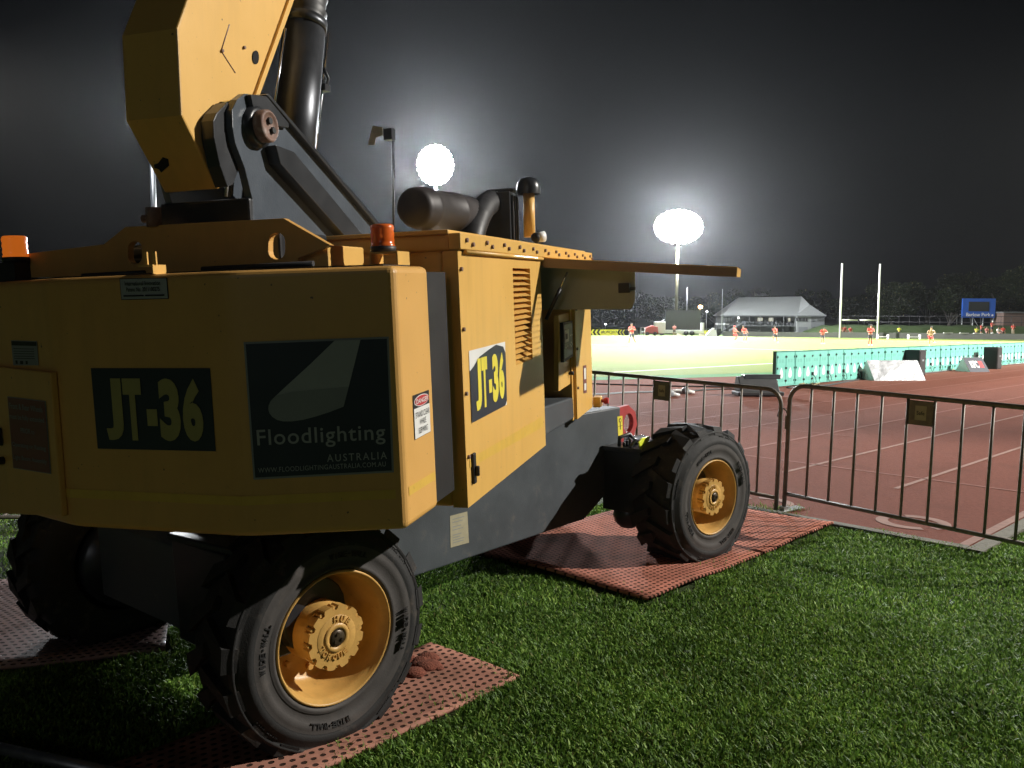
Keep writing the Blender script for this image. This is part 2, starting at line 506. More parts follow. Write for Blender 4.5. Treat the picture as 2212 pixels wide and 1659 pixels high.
def ground_mat(corner, a, la, lb, m, label, flip=1):
    """corner point, heading of one edge, edge lengths; the second edge turns left"""
    X = V((math.cos(a), math.sin(a), 0)); Y = V((-X.y, X.x, 0)) * flip
    c = V(corner) + X * la / 2 + Y * lb / 2
    n = 26
    mb = MB()
    P = []
    for i in range(n + 1):
        for j in range(n // 2 + 1):
            x, y = (i / n - .5) * la, (j / (n // 2) - .5) * lb
            P.append((x, y, .026 + .009 * math.sin(x * 3.1 + y * 2) + .006 * math.sin(y * 5.3 + 1) + .004 * math.sin(x * 8.7 - y * 3)))
    k = n // 2 + 1
    mb.add(P, [(i * k + j, (i + 1) * k + j, (i + 1) * k + j + 1, i * k + j + 1) for i in range(n) for j in range(n // 2)], 0, True)
    o = mb.build('ground_mat', m)
    o.location = (c.x, c.y, 0)
    o.rotation_euler = (0, 0, a)
    md = o.modifiers.new('thickness', 'SOLIDIFY'); md.thickness = .016; md.offset = -1
    tag(o, label, 'ground mat', 'perforated mats under the wheels')
    return (c, X, Y, la, lb)
MATRECTS = []
A = gnd(1398, 1308); B = gnd(1800, 1140)
MATRECTS.append(ground_mat(A, math.atan2(B.y - A.y, B.x - A.x), (B - A).length, 1.55, PINK, 'salmon pink perforated mat under the far wheel beside the running track'))
A = gnd(1123, 1470); B = gnd(790, 1632)
MATRECTS.append(ground_mat(A, math.atan2(B.y - A.y, B.x - A.x), 2.0, .6, PINK2, 'dusty pink perforated mat under the near wheel in the foreground', -1))
A = gnd(170, 1318)
MATRECTS.append(ground_mat(A + V((.75, -.62, 0)), R(200), 2.4, 1.5, GREYM, 'glinting wet perforated mat under the shaded wheel at the left edge', -1))

# ------------------------------------------------------------------ lawn blades
def blade_material(name, dark, mid, light, rough=.5):
    m = bpy.data.materials.new(name); m.use_nodes = True
    nt = m.node_tree; bs = nt.nodes['Principled BSDF']; out = nt.nodes['Material Output']
    g = nt.nodes.new('ShaderNodeNewGeometry')
    r = nt.nodes.new('ShaderNodeValToRGB')
    e = r.color_ramp.elements
    e[0].position, e[0].color = 0, list(dark) + [1]
    e[1].position, e[1].color = 1, list(light) + [1]
    x = e.new(.68); x.color = list(mid) + [1]
    x = e.new(.955); x.color = list(light) + [1]
    x = e.new(.965); x.color = (.24, .22, .10, 1)
    nt.links.new(g.outputs['Random Per Island'], r.inputs[0])
    tcb = nt.nodes.new('ShaderNodeTexCoord')
    nb = nt.nodes.new('ShaderNodeTexNoise'); nb.inputs['Scale'].default_value = 1.6; nb.inputs['Detail'].default_value = 5
    nt.links.new(tcb.outputs['Object'], nb.inputs['Vector'])
    rb = nt.nodes.new('ShaderNodeValToRGB')
    rb.color_ramp.elements[0].position, rb.color_ramp.elements[1].position = .32, .66
    rb.color_ramp.elements[0].color, rb.color_ramp.elements[1].color = (.62, .66, .6, 1), (1.0, 1.0, .9, 1)
    nt.links.new(nb.outputs['Fac'], rb.inputs[0])
    mb_ = nt.nodes.new('ShaderNodeMixRGB'); mb_.blend_type = 'MULTIPLY'; mb_.inputs[0].default_value = 1
    nt.links.new(r.outputs[0], mb_.inputs[1]); nt.links.new(rb.outputs[0], mb_.inputs[2])
    r = mb_
    nt.links.new(r.outputs[0], bs.inputs['Base Color'])
    bs.inputs['Roughness'].default_value = rough
    bs.inputs['Specular IOR Level'].default_value = .2
    tr = nt.nodes.new('ShaderNodeBsdfTranslucent'); nt.links.new(r.outputs[0], tr.inputs[0])
    mx = nt.nodes.new('ShaderNodeMixShader'); mx.inputs[0].default_value = .35
    nt.links.new(bs.outputs[0], mx.inputs[1]); nt.links.new(tr.outputs[0], mx.inputs[2]); nt.links.new(mx.outputs[0], out.inputs[0])
    return m
BLADE = blade_material('grass_blade', (.06, .12, .026), (.20, .37, .068), (.43, .62, .14))
def lawn(name, xy, hs, ws):
    n = len(xy)
    a = rng.uniform(0, 2 * np.pi, n); lean = rng.uniform(.2, 1.35, n) * hs * .8
    dx, dy = np.cos(a), np.sin(a)
    b = a + np.pi / 2 + rng.normal(0, .5, n)
    sx, sy = np.cos(b) * ws / 2, np.sin(b) * ws / 2
    P = np.zeros((n, 5, 3))
    x, y = xy[:, 0], xy[:, 1]
    P[:, 0] = np.stack([x - sx, y - sy, np.zeros(n)], 1)
    P[:, 1] = np.stack([x + sx, y + sy, np.zeros(n)], 1)
    mxx, myy = x + dx * lean * .35, y + dy * lean * .35
    P[:, 2] = np.stack([mxx + sx * .9, myy + sy * .9, hs * .6], 1)
    P[:, 3] = np.stack([mxx - sx * .9, myy - sy * .9, hs * .6], 1)
    P[:, 4] = np.stack([x + dx * lean, y + dy * lean, hs * rng.uniform(.75, 1, n)], 1)
    me = bpy.data.meshes.new(name)
    me.vertices.add(n * 5); me.vertices.foreach_set('co', P.reshape(-1))
    base = (np.arange(n) * 5)[:, None]
    lp = np.concatenate([base + np.array([0, 1, 2, 3]), base + np.array([3, 2, 4])], 1).reshape(-1)
    me.loops.add(n * 7); me.loops.foreach_set('vertex_index', lp.astype(np.int32))
    st = np.concatenate([(np.arange(n) * 7)[:, None], (np.arange(n) * 7 + 4)[:, None]], 1).reshape(-1)
    me.polygons.add(n * 2); me.polygons.foreach_set('loop_start', st.astype(np.int32))
    me.update(calc_edges=True); me.validate()
    me.materials.append(BLADE)
    o = bpy.data.objects.new(name, me); col.objects.link(o)
    return struct(o, 'stuff')
def lawn_points(n, x0, x1, y0, y1):
    p = np.stack([rng.uniform(x0, x1, n), rng.uniform(y0, y1, n)], 1)
    nn = p[:, 0] * N2.x + p[:, 1] * N2.y; qq = p[:, 0] * Q2.x + p[:, 1] * Q2.y
    keep = ~((nn < -1.9) & (nn > -16.6) & (qq > tq - .02 + .03 * np.sin(nn * 9) + .03 * np.sin(nn * 23)))
    for (c, X, Y, la, lb) in MATRECTS:
        u = (p[:, 0] - c.x) * X.x + (p[:, 1] - c.y) * X.y
        v = (p[:, 0] - c.x) * Y.x + (p[:, 1] - c.y) * Y.y
        wob = .035 * np.sin(u * 7 + v * 5) + .03 * np.sin(u * 17 - v * 13)
        inside = (np.abs(u) < la / 2 + wob - .005) & (np.abs(v) < lb / 2 + wob - .005)
        keep &= ~inside | (rng.uniform(0, 1, n) < .0)
    keep &= (np.abs(p[:, 0]) < p[:, 1] * .66 + .5)
    return p[keep]
pts = np.concatenate([lawn_points(230000, -2.4, 4.6, 2.55, 4.6), lawn_points(210000, -3.0, 6.0, 4.6, 7.4),
                      lawn_points(60000, -7.5, -1.5, 4.5, 11.5), lawn_points(30000, 3.5, 8.5, 4.5, 9.5)])
clump = .5 + .5 * np.sin(pts[:, 0] * 3.1 + 1.3 * np.sin(pts[:, 1] * 2.3)) * np.sin(pts[:, 1] * 3.7 + np.sin(pts[:, 0] * 4.1))
hs = rng.uniform(.014, .036, len(pts)) * (.7 + .6 * clump)
ws = rng.uniform(.004, .0105, len(pts)) * np.clip(.8 + pts[:, 1] * .05, 0, 1.3)
lawn('lawn_grass', pts, hs, ws)
# tufts pushing up through and over the mats' edges
tp = []
for (px, py, s, n) in ((1420, 1297, .16, 220), (1590, 1228, .18, 240), (2010 - 300, 1165, .10, 120), (790, 1642, .16, 240), (1010, 1545, .16, 200), (1660, 1104, .16, 260)):
    g = gnd(px, py)
    tp.append(np.stack([rng.normal(g.x, s, n), rng.normal(g.y, s * .7, n)], 1))
tp = np.concatenate(tp)
lawn('grass_tufts', tp, rng.uniform(.03, .06, len(tp)), rng.uniform(.004, .008, len(tp)))

# ------------------------------------------------------------------ the mobile floodlight tower truck
U = ray(1626, 600)
VX0 = U.cross(Z).normalized()
_t = VX0.cross(U) * -1
_t = _t if _t.z > 0 else -_t
VX = (VX0 * math.cos(R(1.5)) + _t * math.sin(R(1.5))).normalized()
WX = VX.cross(U).normalized()
if WX.z < 0: WX = -WX
C0 = at(880, 1145, 2.6)
def Lc(a, b, c): return C0 + VX * a + U * b + WX * c
def co(p):
    d = V(p) - C0
    return d.dot(VX), d.dot(U), d.dot(WX)
def side(a=0.0): return (C0 + VX * a, VX)
def front(b=0.0): return (C0 + U * b, U)
BAX = (VX, U, WX)
def hs_(px, py, a=0.0): return co(hit(px, py, side(a)))
def abox(mb, a0, a1, b0, b1, c0, c1, mi=0):
    return mb.box(Lc((a0 + a1) / 2, (b0 + b1) / 2, (c0 + c1) / 2), (abs(a1 - a0), abs(b1 - b0), abs(c1 - c0)), BAX, mi)
def holed(outline, holes, plane, thick, mi=0):
    """flat plate of the given photo outline on a plane, with holes, extruded along the plane's normal"""
    O, n = plane
    X = n.orthogonal().normalized(); Y = n.cross(X).normalized()
    cu = bpy.data.curves.new('pl', 'CURVE'); cu.dimensions = '2D'; cu.fill_mode = 'BOTH'; cu.extrude = thick / 2
    for ring in [outline] + holes:
        sp = cu.splines.new('POLY'); sp.points.add(len(ring) - 1); sp.use_cyclic_u = True
        for p, q in zip(sp.points, ring):
            d = (q if isinstance(q, Vector) else hit(q[0], q[1], plane)) - O
            p.co = (d.dot(X), d.dot(Y), 0, 1)
    ob = bpy.data.objects.new('pl', cu); col.objects.link(ob)
    bpy.context.view_layer.update()
    me = bpy.data.meshes.new_from_object(ob.evaluated_get(bpy.context.evaluated_depsgraph_get()))
    mb = MB()
    mb.add([O + X * v.co.x + Y * v.co.y + n * v.co.z for v in me.vertices], [tuple(p.vertices) for p in me.polygons], mi)
    bpy.data.objects.remove(ob); bpy.data.curves.remove(cu); bpy.data.meshes.remove(me)
    return mb
def ringpx(cx, cy, rx, ry, n=20): return ell(cx, cy, rx, ry, n)
def slotpx(cx, cy, rx, hh, n=8):
    P = []
    for k in range(n + 1):
        a = math.pi * k / n; P.append((cx + rx * math.cos(a), cy - hh - rx * math.sin(a)))
    for k in range(n + 1):
        a = math.pi + math.pi * k / n; P.append((cx + rx * math.cos(a), cy + hh - rx * math.sin(a)))
    return P

wn_ = gnd(731, 1611); wf_ = gnd(1540, 1213)
SD = (wf_ - wn_); WB = SD.length; SD.normalize()
NC = V((SD.y, -SD.x, 0))
MROOT = (wn_ + wf_) / 2 - NC * 1.05
truck = tag(empty('floodlight_truck', MROOT), 'yellow wheeled mobile floodlight tower truck with raised boom parked on the lawn', 'light tower truck')
MO = V(MROOT)
def tb(mb, name, mats, parent=None, **k): return mb.build(name, mats, parent or truck, MO, **k)

# counterweight housing: three front facets
H = hs_(855, 573)[2]
KB = [(0, 0), (-.475, -.165), (-1.13, -.165), (-1.60, 0), (-1.60, .275), (0, .275)]
def rounded(poly, idx, d=.05, n=5):
    out = []
    for i, p in enumerate(poly):
        if i not in idx: out.append(p); continue
        p = V(p); a = V(poly[i - 1]); b = V(poly[(i + 1) % len(poly)])
        a = p + (a - p).normalized() * d; b = p + (b - p).normalized() * d
        for k in range(n + 1):
            t = k / n; q = a * (1 - t) ** 2 + p * 2 * t * (1 - t) + b * t * t; out.append((q.x, q.y))
    return out
mb = MB().prism([Lc(a, b, 0) for a, b in rounded(KB, (1, 2))], WX * H)
counterweight = tb(mb, 'counterweight', YEL, bevel=.022, seg=4)
def facet(i):
    p, q = Lc(*KB[i], 0), Lc(*KB[i + 1], 0)
    n = (q - p).cross(WX).normalized()
    if n.dot(EYE - p) < 0: n = -n
    return (p, n)
FR, FC, FL = facet(0), facet(1), facet(2)
mb = MB()
def band(mb, plane, quad, off=.0015, mi=0):
    n = plane[1] if plane[1].dot(EYE - plane[0]) > 0 else -plane[1]
    mb.add([hit(x, y, plane) + n * off for x, y in quad], [(0, 1, 2, 3)], mi)
c1, c2 = hs_(884, 1071)[2], hs_(884, 1051)[2]
for i, pl in ((0, FR), (1, FC), (2, FL)):
    p, q = KB[i], KB[i + 1]
    f0, f1 = (.06, 1) if i == 0 else (0, 1) if i == 1 else (0, .12)
    e = [(p[0] + (q[0] - p[0]) * f, p[1] + (q[1] - p[1]) * f) for f in (f0, f1)]
    mb.add([Lc(*e[0], c1) + pl[1] * .0015, Lc(*e[1], c1) + pl[1] * .0015, Lc(*e[1], c2) + pl[1] * .0015, Lc(*e[0], c2) + pl[1] * .0015], [(0, 1, 2, 3)])
b9 = min(.25, hs_(946, 1000)[1])
mb.add([Lc(.0015, .025, c1), Lc(.0015, b9, c1), Lc(.0015, b9, c2), Lc(.0015, .025, c2)], [(0, 1, 2, 3)])
tb(mb, 'reflective_tape', TAPE, counterweight)

def pxm(pts, plane, off):
    n = plane[1] if plane[1].dot(EYE - plane[0]) > 0 else -plane[1]
    return [hit(x, y, plane) + n * off for x, y in pts]
# company sign
def jt(x0, y0, x1, y1, mi):
    def r(a, b, c=0, d=1): return (x0 + (x1 - x0) * a, y0 + (y1 - y0) * c, x0 + (x1 - x0) * b, y0 + (y1 - y0) * d)
    return [('text', r(0, .185), 'J', mi, .05, 2), ('text', r(.20, .39), 'T', mi, .06, 2), ('rect', r(.435, .54, .24, .51), mi, 2),
            ('text', r(.565, .775), '3', mi, .055, 2), ('text', r(.80, 1.0), '6', mi, .055, 2)]
SQ = [(526.5, 739), (840, 727), (548, 1036), (851, 1020)]
mb = sign_mesh(SQ, FR, [('rect', (0, 0, 1, 1), 2, 0), ('rect', (.014, .015, .986, .985), 0, 1),
    ('text', (.047, .215, .95, .365), 'Floodlighting', 1, .008, 1.1, 3),
    ('text', (.53, .105, .955, .160), 'AUSTRALIA', 1, .004, 1.35, 3),
    ('text', (.04, .050, .945, .086), 'WWW.FLOODLIGHTINGAUSTRALIA.COM.AU', 1, 0, 1.1, 3)])
def zz(x, y): return (493.7 + x * .1984, 713.2 + y * .1984)
sw = [(1158, 112), (1438, 104), (1312, 612), (1255, 830), (1100, 890), (960, 935), (820, 972), (690, 990), (600, 990), (535, 975), (480, 940), (450, 900), (438, 860), (442, 815), (462, 770), (500, 730), (640, 600), (900, 362)]
mb.add(pxm([zz(*p) for p in sw], FR, .0048), [tuple(range(len(sw)))], 1)
lo = [(1312, 612), (1255, 830), (1100, 890), (960, 935), (820, 972), (690, 990), (600, 990), (535, 975), (480, 940), (450, 900), (438, 860), (442, 815), (462, 770), (520, 710), (700, 668), (980, 640)]
mb.add(pxm([zz(*p) for p in lo], FR, .0058), [tuple(range(len(lo)))], 3)
tb(mb, 'company_sign', [NAVY, SIGNG, SIGNG2, SIGNG2])['label'] = 'dark square sign with pale swoosh reading Floodlighting Australia'
# number sign on the front
mb = sign_mesh([(197, 795), (454.6, 795), (212, 969), (467, 974.7)], FC,
    [('rect', (0, 0, 1, 1), 0, 0)] + jt(.10, .115, .92, .875, 1))
tb(mb, 'number_sign', [NAVY, SIGNYD])['label'] = 'shaded dark number sign reading JT-36 on the front'
# patent plate
pq = [(259, 601.6), (362, 599.7), (263, 648), (365.7, 645.5)]
mb = sign_mesh(pq, FC, [('rect', (0, 0, 1, 1), 1, 0), ('rect', (.015, .03, .985, .97), 0, 1),
    ('text', (.12, .66, .86, .86), 'International Innovation', 1, .01, 1, 3), ('text', (.14, .38, .84, .58), 'Patent No. 2011100275', 1, .01, 1, 3),
    ('rect', (.07, .15, .50, .22), 1, 3), ('rect', (.53, .15, .93, .22), 1, 3)])
tb(mb, 'patent_plate', [SIGNG, SBLK])
# danger sign
mb = sign_mesh([(890.5, 854.5), (925.2, 841.8), (894.9, 950.7), (928.8, 932.4)], side(0),
    [('rect', (0, 0, 1, 1), 1, 0), ('rect', (.015, .012, .985, .69), 0, 1), ('poly', ell(.5, .835, .46, .128), 0, 1), ('poly', ell(.5, .835, .43, .112), 2, 2),
     ('text', (.13, .78, .87, .89), 'DANGER', 0, .01, 1, 3), ('text', (.07, .47, .93, .60), 'STAND CLEAR', 1, .0, 1, 3),
     ('text', (.31, .29, .69, .42), 'WHILE', 1, .0, 1, 3), ('text', (.22, .10, .78, .23), 'SLEWING', 1, .0, 1, 3)])
tb(mb, 'danger_sign', [WHITE, SBLK, SRED])
# locker door on the left facet
dq = [(-14, 788), (123, 803), (4, 1106), (148, 1112)]
mb = MB()
P = [hit(x, y, FL) for x, y in (dq[0], dq[1], dq[3], dq[2])]
mb.prism(P, FL[1] * .022)
locker = tb(mb, 'locker_door', YEL, bevel=.004)
FL2 = (FL[0] + FL[1] * .022, FL[1])
mb = sign_mesh([(17, 856), (100, 866), (30, 1011), (112, 1024)], FL2, [('rect', (0, 0, 1, 1), 1, 0), ('rect', (.015, .01, .985, .99), 0, 1),
    ('text', (.07, .84, .93, .92), 'Front & Rear Wheels', 1, .01, 1, 3), ('text', (.05, .68, .95, .77), 'must be fully extended', 1, .01, 1, 3),
    ('text', (.32, .52, .68, .59), 'PRIOR to', 1, .01, 1, 3), ('text', (.06, .30, .94, .38), 'Operating or Raising', 1, .01, 1, 3),
    ('text', (.06, .12, .94, .20), 'Light Boom Assembly', 1, .01, 1, 3)])
tb(mb, 'warning_sign', [MAROON, SIGNG2], locker)
mb = MB()
p = hit(5, 942, FL2)
mb.box(p + FL[1] * .014, (.018, .022, .065), (FL[1].cross(WX), FL[1], WX))
tb(mb, 'door_handle', SBLK, locker, bevel=.003)
mb = MB(); mb.tube([hit(8, 994, FL2), hit(8, 994, FL2) + FL[1] * .03], .014, 10); tb(mb, 'door_lock', SBLK, locker)
mb = sign_mesh([(25, 735), (81, 737), (30, 789), (85, 789)], FL, [('rect', (0, 0, 1, 1), 0, 0), ('rect', (.02, .80, .98, .97), 1, 1)] +
    [('rect', (.08, y, .88, y + .025), 1, 1) for y in (.66, .56, .46, .36, .27)] + [('rect', (.12, .06, .2, .2), 1, 1), ('rect', (.3, .05, .42, .18), 1, 1), ('rect', (.52, .05, .6, .18), 1, 1)])
tb(mb, 'paper_label', [SIGNG2, SBLK])

# engine cabinet
b0 = hs_(1000, 820)[1]; b1 = hs_(1173, 760)[1]; b2 = hs_(1244, 780)[1]; b3 = hs_(1278, 760)[1]
cb = hs_(1012, 1097)[2]; ct = hs_(988, 541)[2]; cf = hs_(986, 503)[2]
bL, bR = hs_(1111, 690)[1], hs_(1148, 690)[1]
cL, cT = (hs_(1114.6, 789.7)[2] + hs_(1151.5, 776)[2]) / 2, (hs_(1106.5, 579.6)[2] + hs_(1145.5, 579.6)[2]) / 2
print('cabinet', b0, b1, b2, b3, cb, ct, cf, 'H', H, 'louvre', bL, bR, cL, cT, 'U', U, 'VX', VX, 'WX', WX)
AW = -1.5
mb = MB()
abox(mb, -.06, AW, b0, b1, cb, ct)
abox(mb, -.55, AW, b1, b2, cb, ct)
abox(mb, -.02, AW, b2, b3, cb + .0, ct)
abox(mb, -.03, AW, b0 + .003, b3 - .003, ct, cf)
cabinet = tb(mb, 'engine_cabinet', YELC, bevel=.018, seg=3)
# black infill added to cut bounce light in the gap between counterweight and cabinet
mb = MB(); abox(mb, -.03, AW, .278, b0 - .06, .0, H * .98); abox(mb, -.3, AW, b0 - .06, b0 + .02, .0, H * .98)
tb(mb, 'shade_infill', SBLK)
# side panel with louvre opening
mb = MB()
for (x0, x1, y0, y1) in ((b0, bL, cb, ct), (bR, b1, cb, ct), (bL, bR, cb, cL), (bL, bR, cT, ct)):
    abox(mb, 0, -.06, x0, x1, y0, y1)
side_panel = tb(mb, 'side_panel', YELC)
mb = MB(); abox(mb, -.052, -.058, bL, bR, cL, cT, 1)
ns = 17
for k in range(ns):
    c = cL + (cT - cL) * (k + .5) / ns
    h = (cT - cL) / ns
    mb.prism([Lc(.0, bL, c - h * .42), Lc(-.045, bL, c + h * .40), Lc(-.045, bL, c + h * .33), Lc(.0, bL, c - h * .49)], U * (bR - bL))
tb(mb, 'louvre_vent', [YELC, HOLE], side_panel)
mb = MB()
band(mb, side(), [(1014, 1011), (1014, 991), (1172, 899), (1173, 922)], .0016)
tb(mb, 'reflective_tape', TAPE, side_panel)
mb = sign_mesh([(1012, 758), (1090, 738), (1018, 914), (1094, 874)], side(), [('rect', (0, 0, 1, 1), 1, 0),
    ('poly', [(0, 0), (.94, 0), (1, .07), (1, .82), (.93, .93), (.72, .99), (.5, .945), (.25, .88), (.08, .76), (0, .72)], 0, 1),
    ] + jt(.12, .13, .93, .86, 2))
tb(mb, 'number_sign', [NAVY, WHITE, SIGNY])['label'] = 'floodlit number sign with white corners reading JT-36 on the side'
mb = MB()
p = hit(1020, 1012, side())
a, b, c = co(p)
abox(mb, 0, .012, b - .012, b + .02, c - .06, c + .06)
abox(mb, .012, .028, b - .002, b + .012, c - .03, c + .01)
tb(mb, 'paddle_latch', SBLK, side_panel, bevel=.004)
# far corner post, roof flange with bolts
mb = MB(); abox(mb, .0, -.05, b2 + .006, b3, cb, ct)
corner_post = tb(mb, 'corner_post', YELC, bevel=.004)
mb = sign_mesh([(1259, 790), (1266, 788), (1260, 850), (1267, 848)], side(), [('rect', (0, 0, 1, 1), 0, 0), ('rect', (.2, .5, .8, .9), 1, 1), ('rect', (.2, .1, .8, .35), 1, 1)])
tb(mb, 'arrow_label', [MAROON, WHITE], corner_post)
mb = MB(); abox(mb, .016, -.03, b0 - .01, b3 + .01, ct + .004, cf)
abox(mb, -.03, AW, b0 - .012, b3 + .01, cf - .002, cf + .014)
roof = tb(mb, 'cabinet_roof', YELC, bevel=.004)
def bolt(p, q, r, par): 
    mb = MB(); mb.tube([p, q], r, 6); tb(mb, 'bolt', RUST, par)
for k in range(11):
    for c, s in ((cf - .025, .0), (ct + .025, .07)):
        b = b0 + .05 + k * .245 + s
        if b < b3: bolt(Lc(.014, b, c), Lc(.026, b, c), .0085, roof)
for y in (.2, .45, .7, .93):
    bolt(Lc(-.002, b0 + .02, cb + (ct - cb) * y), Lc(.01, b0 + .02, cb + (ct - cb) * y), .008, side_panel)
    bolt(Lc(-.002, b2 + .03, cb + (ct - cb) * y), Lc(.01, b2 + .03, cb + (ct - cb) * y), .009, corner_post)
mb = MB(); mb.tube([Lc(.012, b0 + .05, ct - .004), Lc(.012, b1, ct - .004)], .008, 8); tb(mb, 'hinge', YELC, side_panel)
# opening: recess lining, control board, controller, step block
mb = MB()
abox(mb, -.5, -.545, b1 + .003, b2 - .003, cb, ct, 0)
abox(mb, -.02, -.5, b1 + .01, b1 + .03, cb, ct, 0)
abox(mb, -.02, -.5, b2 - .035, b2 - .005, cb, ct, 1)
for k, a in enumerate((-.1, -.2, -.3)):
    mb.tube([Lc(a, b1 + .08 + .06 * k, cb + .05), Lc(a, b1 + .1 + .05 * k, cb + .3), Lc(a - .05, b1 + .12, ct - .2)], .012, 8, 0)
tb(mb, 'control_bay', [BLK, YELC])
P = [hit(x, y, side(-.03)) for x, y in ((1207, 680), (1233, 675), (1237, 826), (1207, 846))]
mb = MB().prism(P, -VX * .03)
board = tb(mb, 'control_board', YELC, bevel=.003)
P = [hit(x, y, side(-.03)) for x, y in ((1209, 697), (1230, 693), (1231, 770), (1211, 783))]
mb = MB().prism(P, VX * .02)
qm = quadmap(P[0], P[1], P[3], P[2])
def onq(rect, off, mi): 
    x0, y0, x1, y1 = rect
    mb.add([qm(x, y) + VX * off for x, y in ((x0, y0), (x1, y0), (x1, y1), (x0, y1))], [(0, 1, 2, 3)], mi)
onq((.06, .08, .94, .94), .0215, 1); onq((.08, .48, .5, .80), .023, 2); onq((.15, .56, .38, .70), .0245, 0)
for i, j in ((.15, .33), (.35, .35), (.6, .35), (.72, .3), (.84, .34), (.72, .4), (.66, .6), (.82, .6)):
    onq((i, j, i + .08, j + .04), .023, 2)
tb(mb, 'controller', [SBLK, GREYP, WHITE], board)
mb = MB(); p = hit(1229, 806, side(-.03)); mb.tube([p, p + VX * .03], .012, 12); tb(mb, 'selector_knob', SBLK, board)
mb = MB(); 
P = [hit(x, y, side(-.02)) for x, y in ((1177, 878), (1238, 858), (1240, 904), (1178, 942))]
mb.prism(P, -VX * .4); tb(mb, 'step_block', CHS, bevel=.01)
mb = MB(); a, b, c = hs_(1275, 872)
abox(mb, .0, .05, b3 + .005, b3 + .09, c - .04, c + .03, 0)
mb.tube([Lc(.05, b3 + .05, c), Lc(.075, b3 + .05, c)], .012, 10, 1); mb.tube([Lc(.07, b3 + .05, c), Lc(.1, b3 + .05, c)], .022, 14, 1)
tb(mb, 'emergency_button', [YELC, SRED], bevel=.003)

EDGE = mat('shaded_brown_edge', (.26, .18, .13), .55, var=.12, scale=6)  # reddish-brown near flange, darkened in colour to stand in for its shade
INNER = mat('grey_inner_panel', (.30, .33, .33), .6, var=.08, scale=5)
# raised hatch with louvres, its flap and gas strut
hz = hs_(1169, 557)[2]
hb0, hb1 = hs_(1169, 557)[1], b3 - .01
po = co(hit(1593, 577, front(hb0)))
oa, oc = po[0], po[2]
dr = V((oa, 0, oc - hz)); dl = math.hypot(oa, oc - hz)
DA = (VX * oa + WX * (oc - hz)).normalized(); DN = DA.cross(U).normalized()
if DN.z < 0: DN = -DN
HAX = (DA, U, DN)
ho = Lc(0, hb0, hz)
def hbox(mb, x0, x1, y0, y1, z0, z1, mi=0): return mb.box(ho + DA * (x0 + x1) / 2 + U * (y0 + y1) / 2 + DN * (z0 + z1) / 2, (x1 - x0, y1 - y0, z1 - z0), HAX, mi)
Wd = hb1 - hb0
mb = MB()
lx0, lx1, ly0, ly1 = .30, .80, .05, .34
for (x0, x1, y0, y1) in ((0, lx0, 0, Wd), (lx1, dl, 0, Wd), (lx0, lx1, 0, ly0), (lx0, lx1, ly1, Wd)):
    hbox(mb, x0, x1, y0, y1, -.003, 0); hbox(mb, x0 + .002, x1 - .002, y0 + .005, y1 - .005, -.006, -.0032, 1)
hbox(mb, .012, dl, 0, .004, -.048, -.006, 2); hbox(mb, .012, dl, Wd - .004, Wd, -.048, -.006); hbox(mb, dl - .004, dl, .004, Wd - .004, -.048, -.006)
for k in range(11):
    x = lx0 + (lx1 - lx0) * (k + .5) / 11
    mb.prism([ho + DA * (x + .016) + U * ly0, ho + DA * (x - .016) - DN * .019 + U * ly0, ho + DA * (x - .020) - DN * .019 + U * ly0, ho + DA * (x + .012) + U * ly0], U * (ly1 - ly0))
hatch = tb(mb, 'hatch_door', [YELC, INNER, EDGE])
mb = MB()
fb_ = hb0 + .16
fp = [co(hit(x, y, front(fb_))) for x, y in ((1150, 573), (1372, 581), (1372, 650), (1363, 668), (1150, 669))]
mb.prism([Lc(a, fb_, c) for a, b, c in fp], U * .012)
fl = tb(mb, 'hatch_flap', INNER, hatch, bevel=.002)
mb = MB(); a, b, c = co(hit(1349, 622, front(fb_))); abox(mb, a - .03, a + .03, fb_ - .02, fb_, c - .025, c + .025); abox(mb, a + .03, a + .06, fb_ - .014, fb_ - .004, c - .012, c + .004)
tb(mb, 'flap_latch', SBLK, hatch, bevel=.003)
p1, p2 = hit(1226, 588, front(hb0 + .06)), hit(1180, 690, front(hb0 + .06))
mb = MB(); pm = p1.lerp(p2, .35); mb.tube([p1, pm], .005, 8, 1); mb.tube([pm, p2], .010, 8, 0)
tb(mb, 'gas_strut', [SBLK, CHROME])

# beacons
def beacon(px, py, d, lensm, wpx):
    p = at(px, py, d); s = wpx / FPX * d / 2
    mb = MB(); mb.lathe([(0, s * 1.04), (s * .45, s * 1.04), (s * .5, s * .9)], p, WX, 20)
    mb.lathe([(0, 0), (0, s * 1.04)], p, WX, 20); o = tb(mb, 'beacon', SBLK)
    mb = MB(); prof = [(s * .45, s * .98), (s * .6, s * .98)]
    for k in range(6):
        prof += [(s * (.65 + k * .25), s * (.96 if k % 2 else .91))]
    prof += [(s * 2.12, s * .9), (s * 2.2, s * .8), (s * 2.2, 0)]
    mb.lathe(prof, p, WX, 24)
    tb(mb, 'beacon_lens', lensm, o)
    return p, s
p, s = beacon(828, 545, 2.85, AMBER, 54)
mb = MB()
a, b, c = co(p)
for (c0_, c1_, a0_, a1_) in ((c - .006, c, a - .03, a + .075), (c - .046, c - .040, a - .03, a + .075), (c - .040, c - .006, a - .03, a - .024), (c - .040, c - .006, a + .069, a + .075)):
    abox(mb, a0_, a1_, b - .05, b + .05, c0_, c1_)
tb(mb, 'beacon_bracket', YELC)
p, s = beacon(36, 568, 3.05, AMBERON, 52)
mb = MB(); a, b, c = co(p); abox(mb, a - .06, a + .04, b - .05, b + .05, H + .0, c); tb(mb, 'beacon_bracket', BLK)

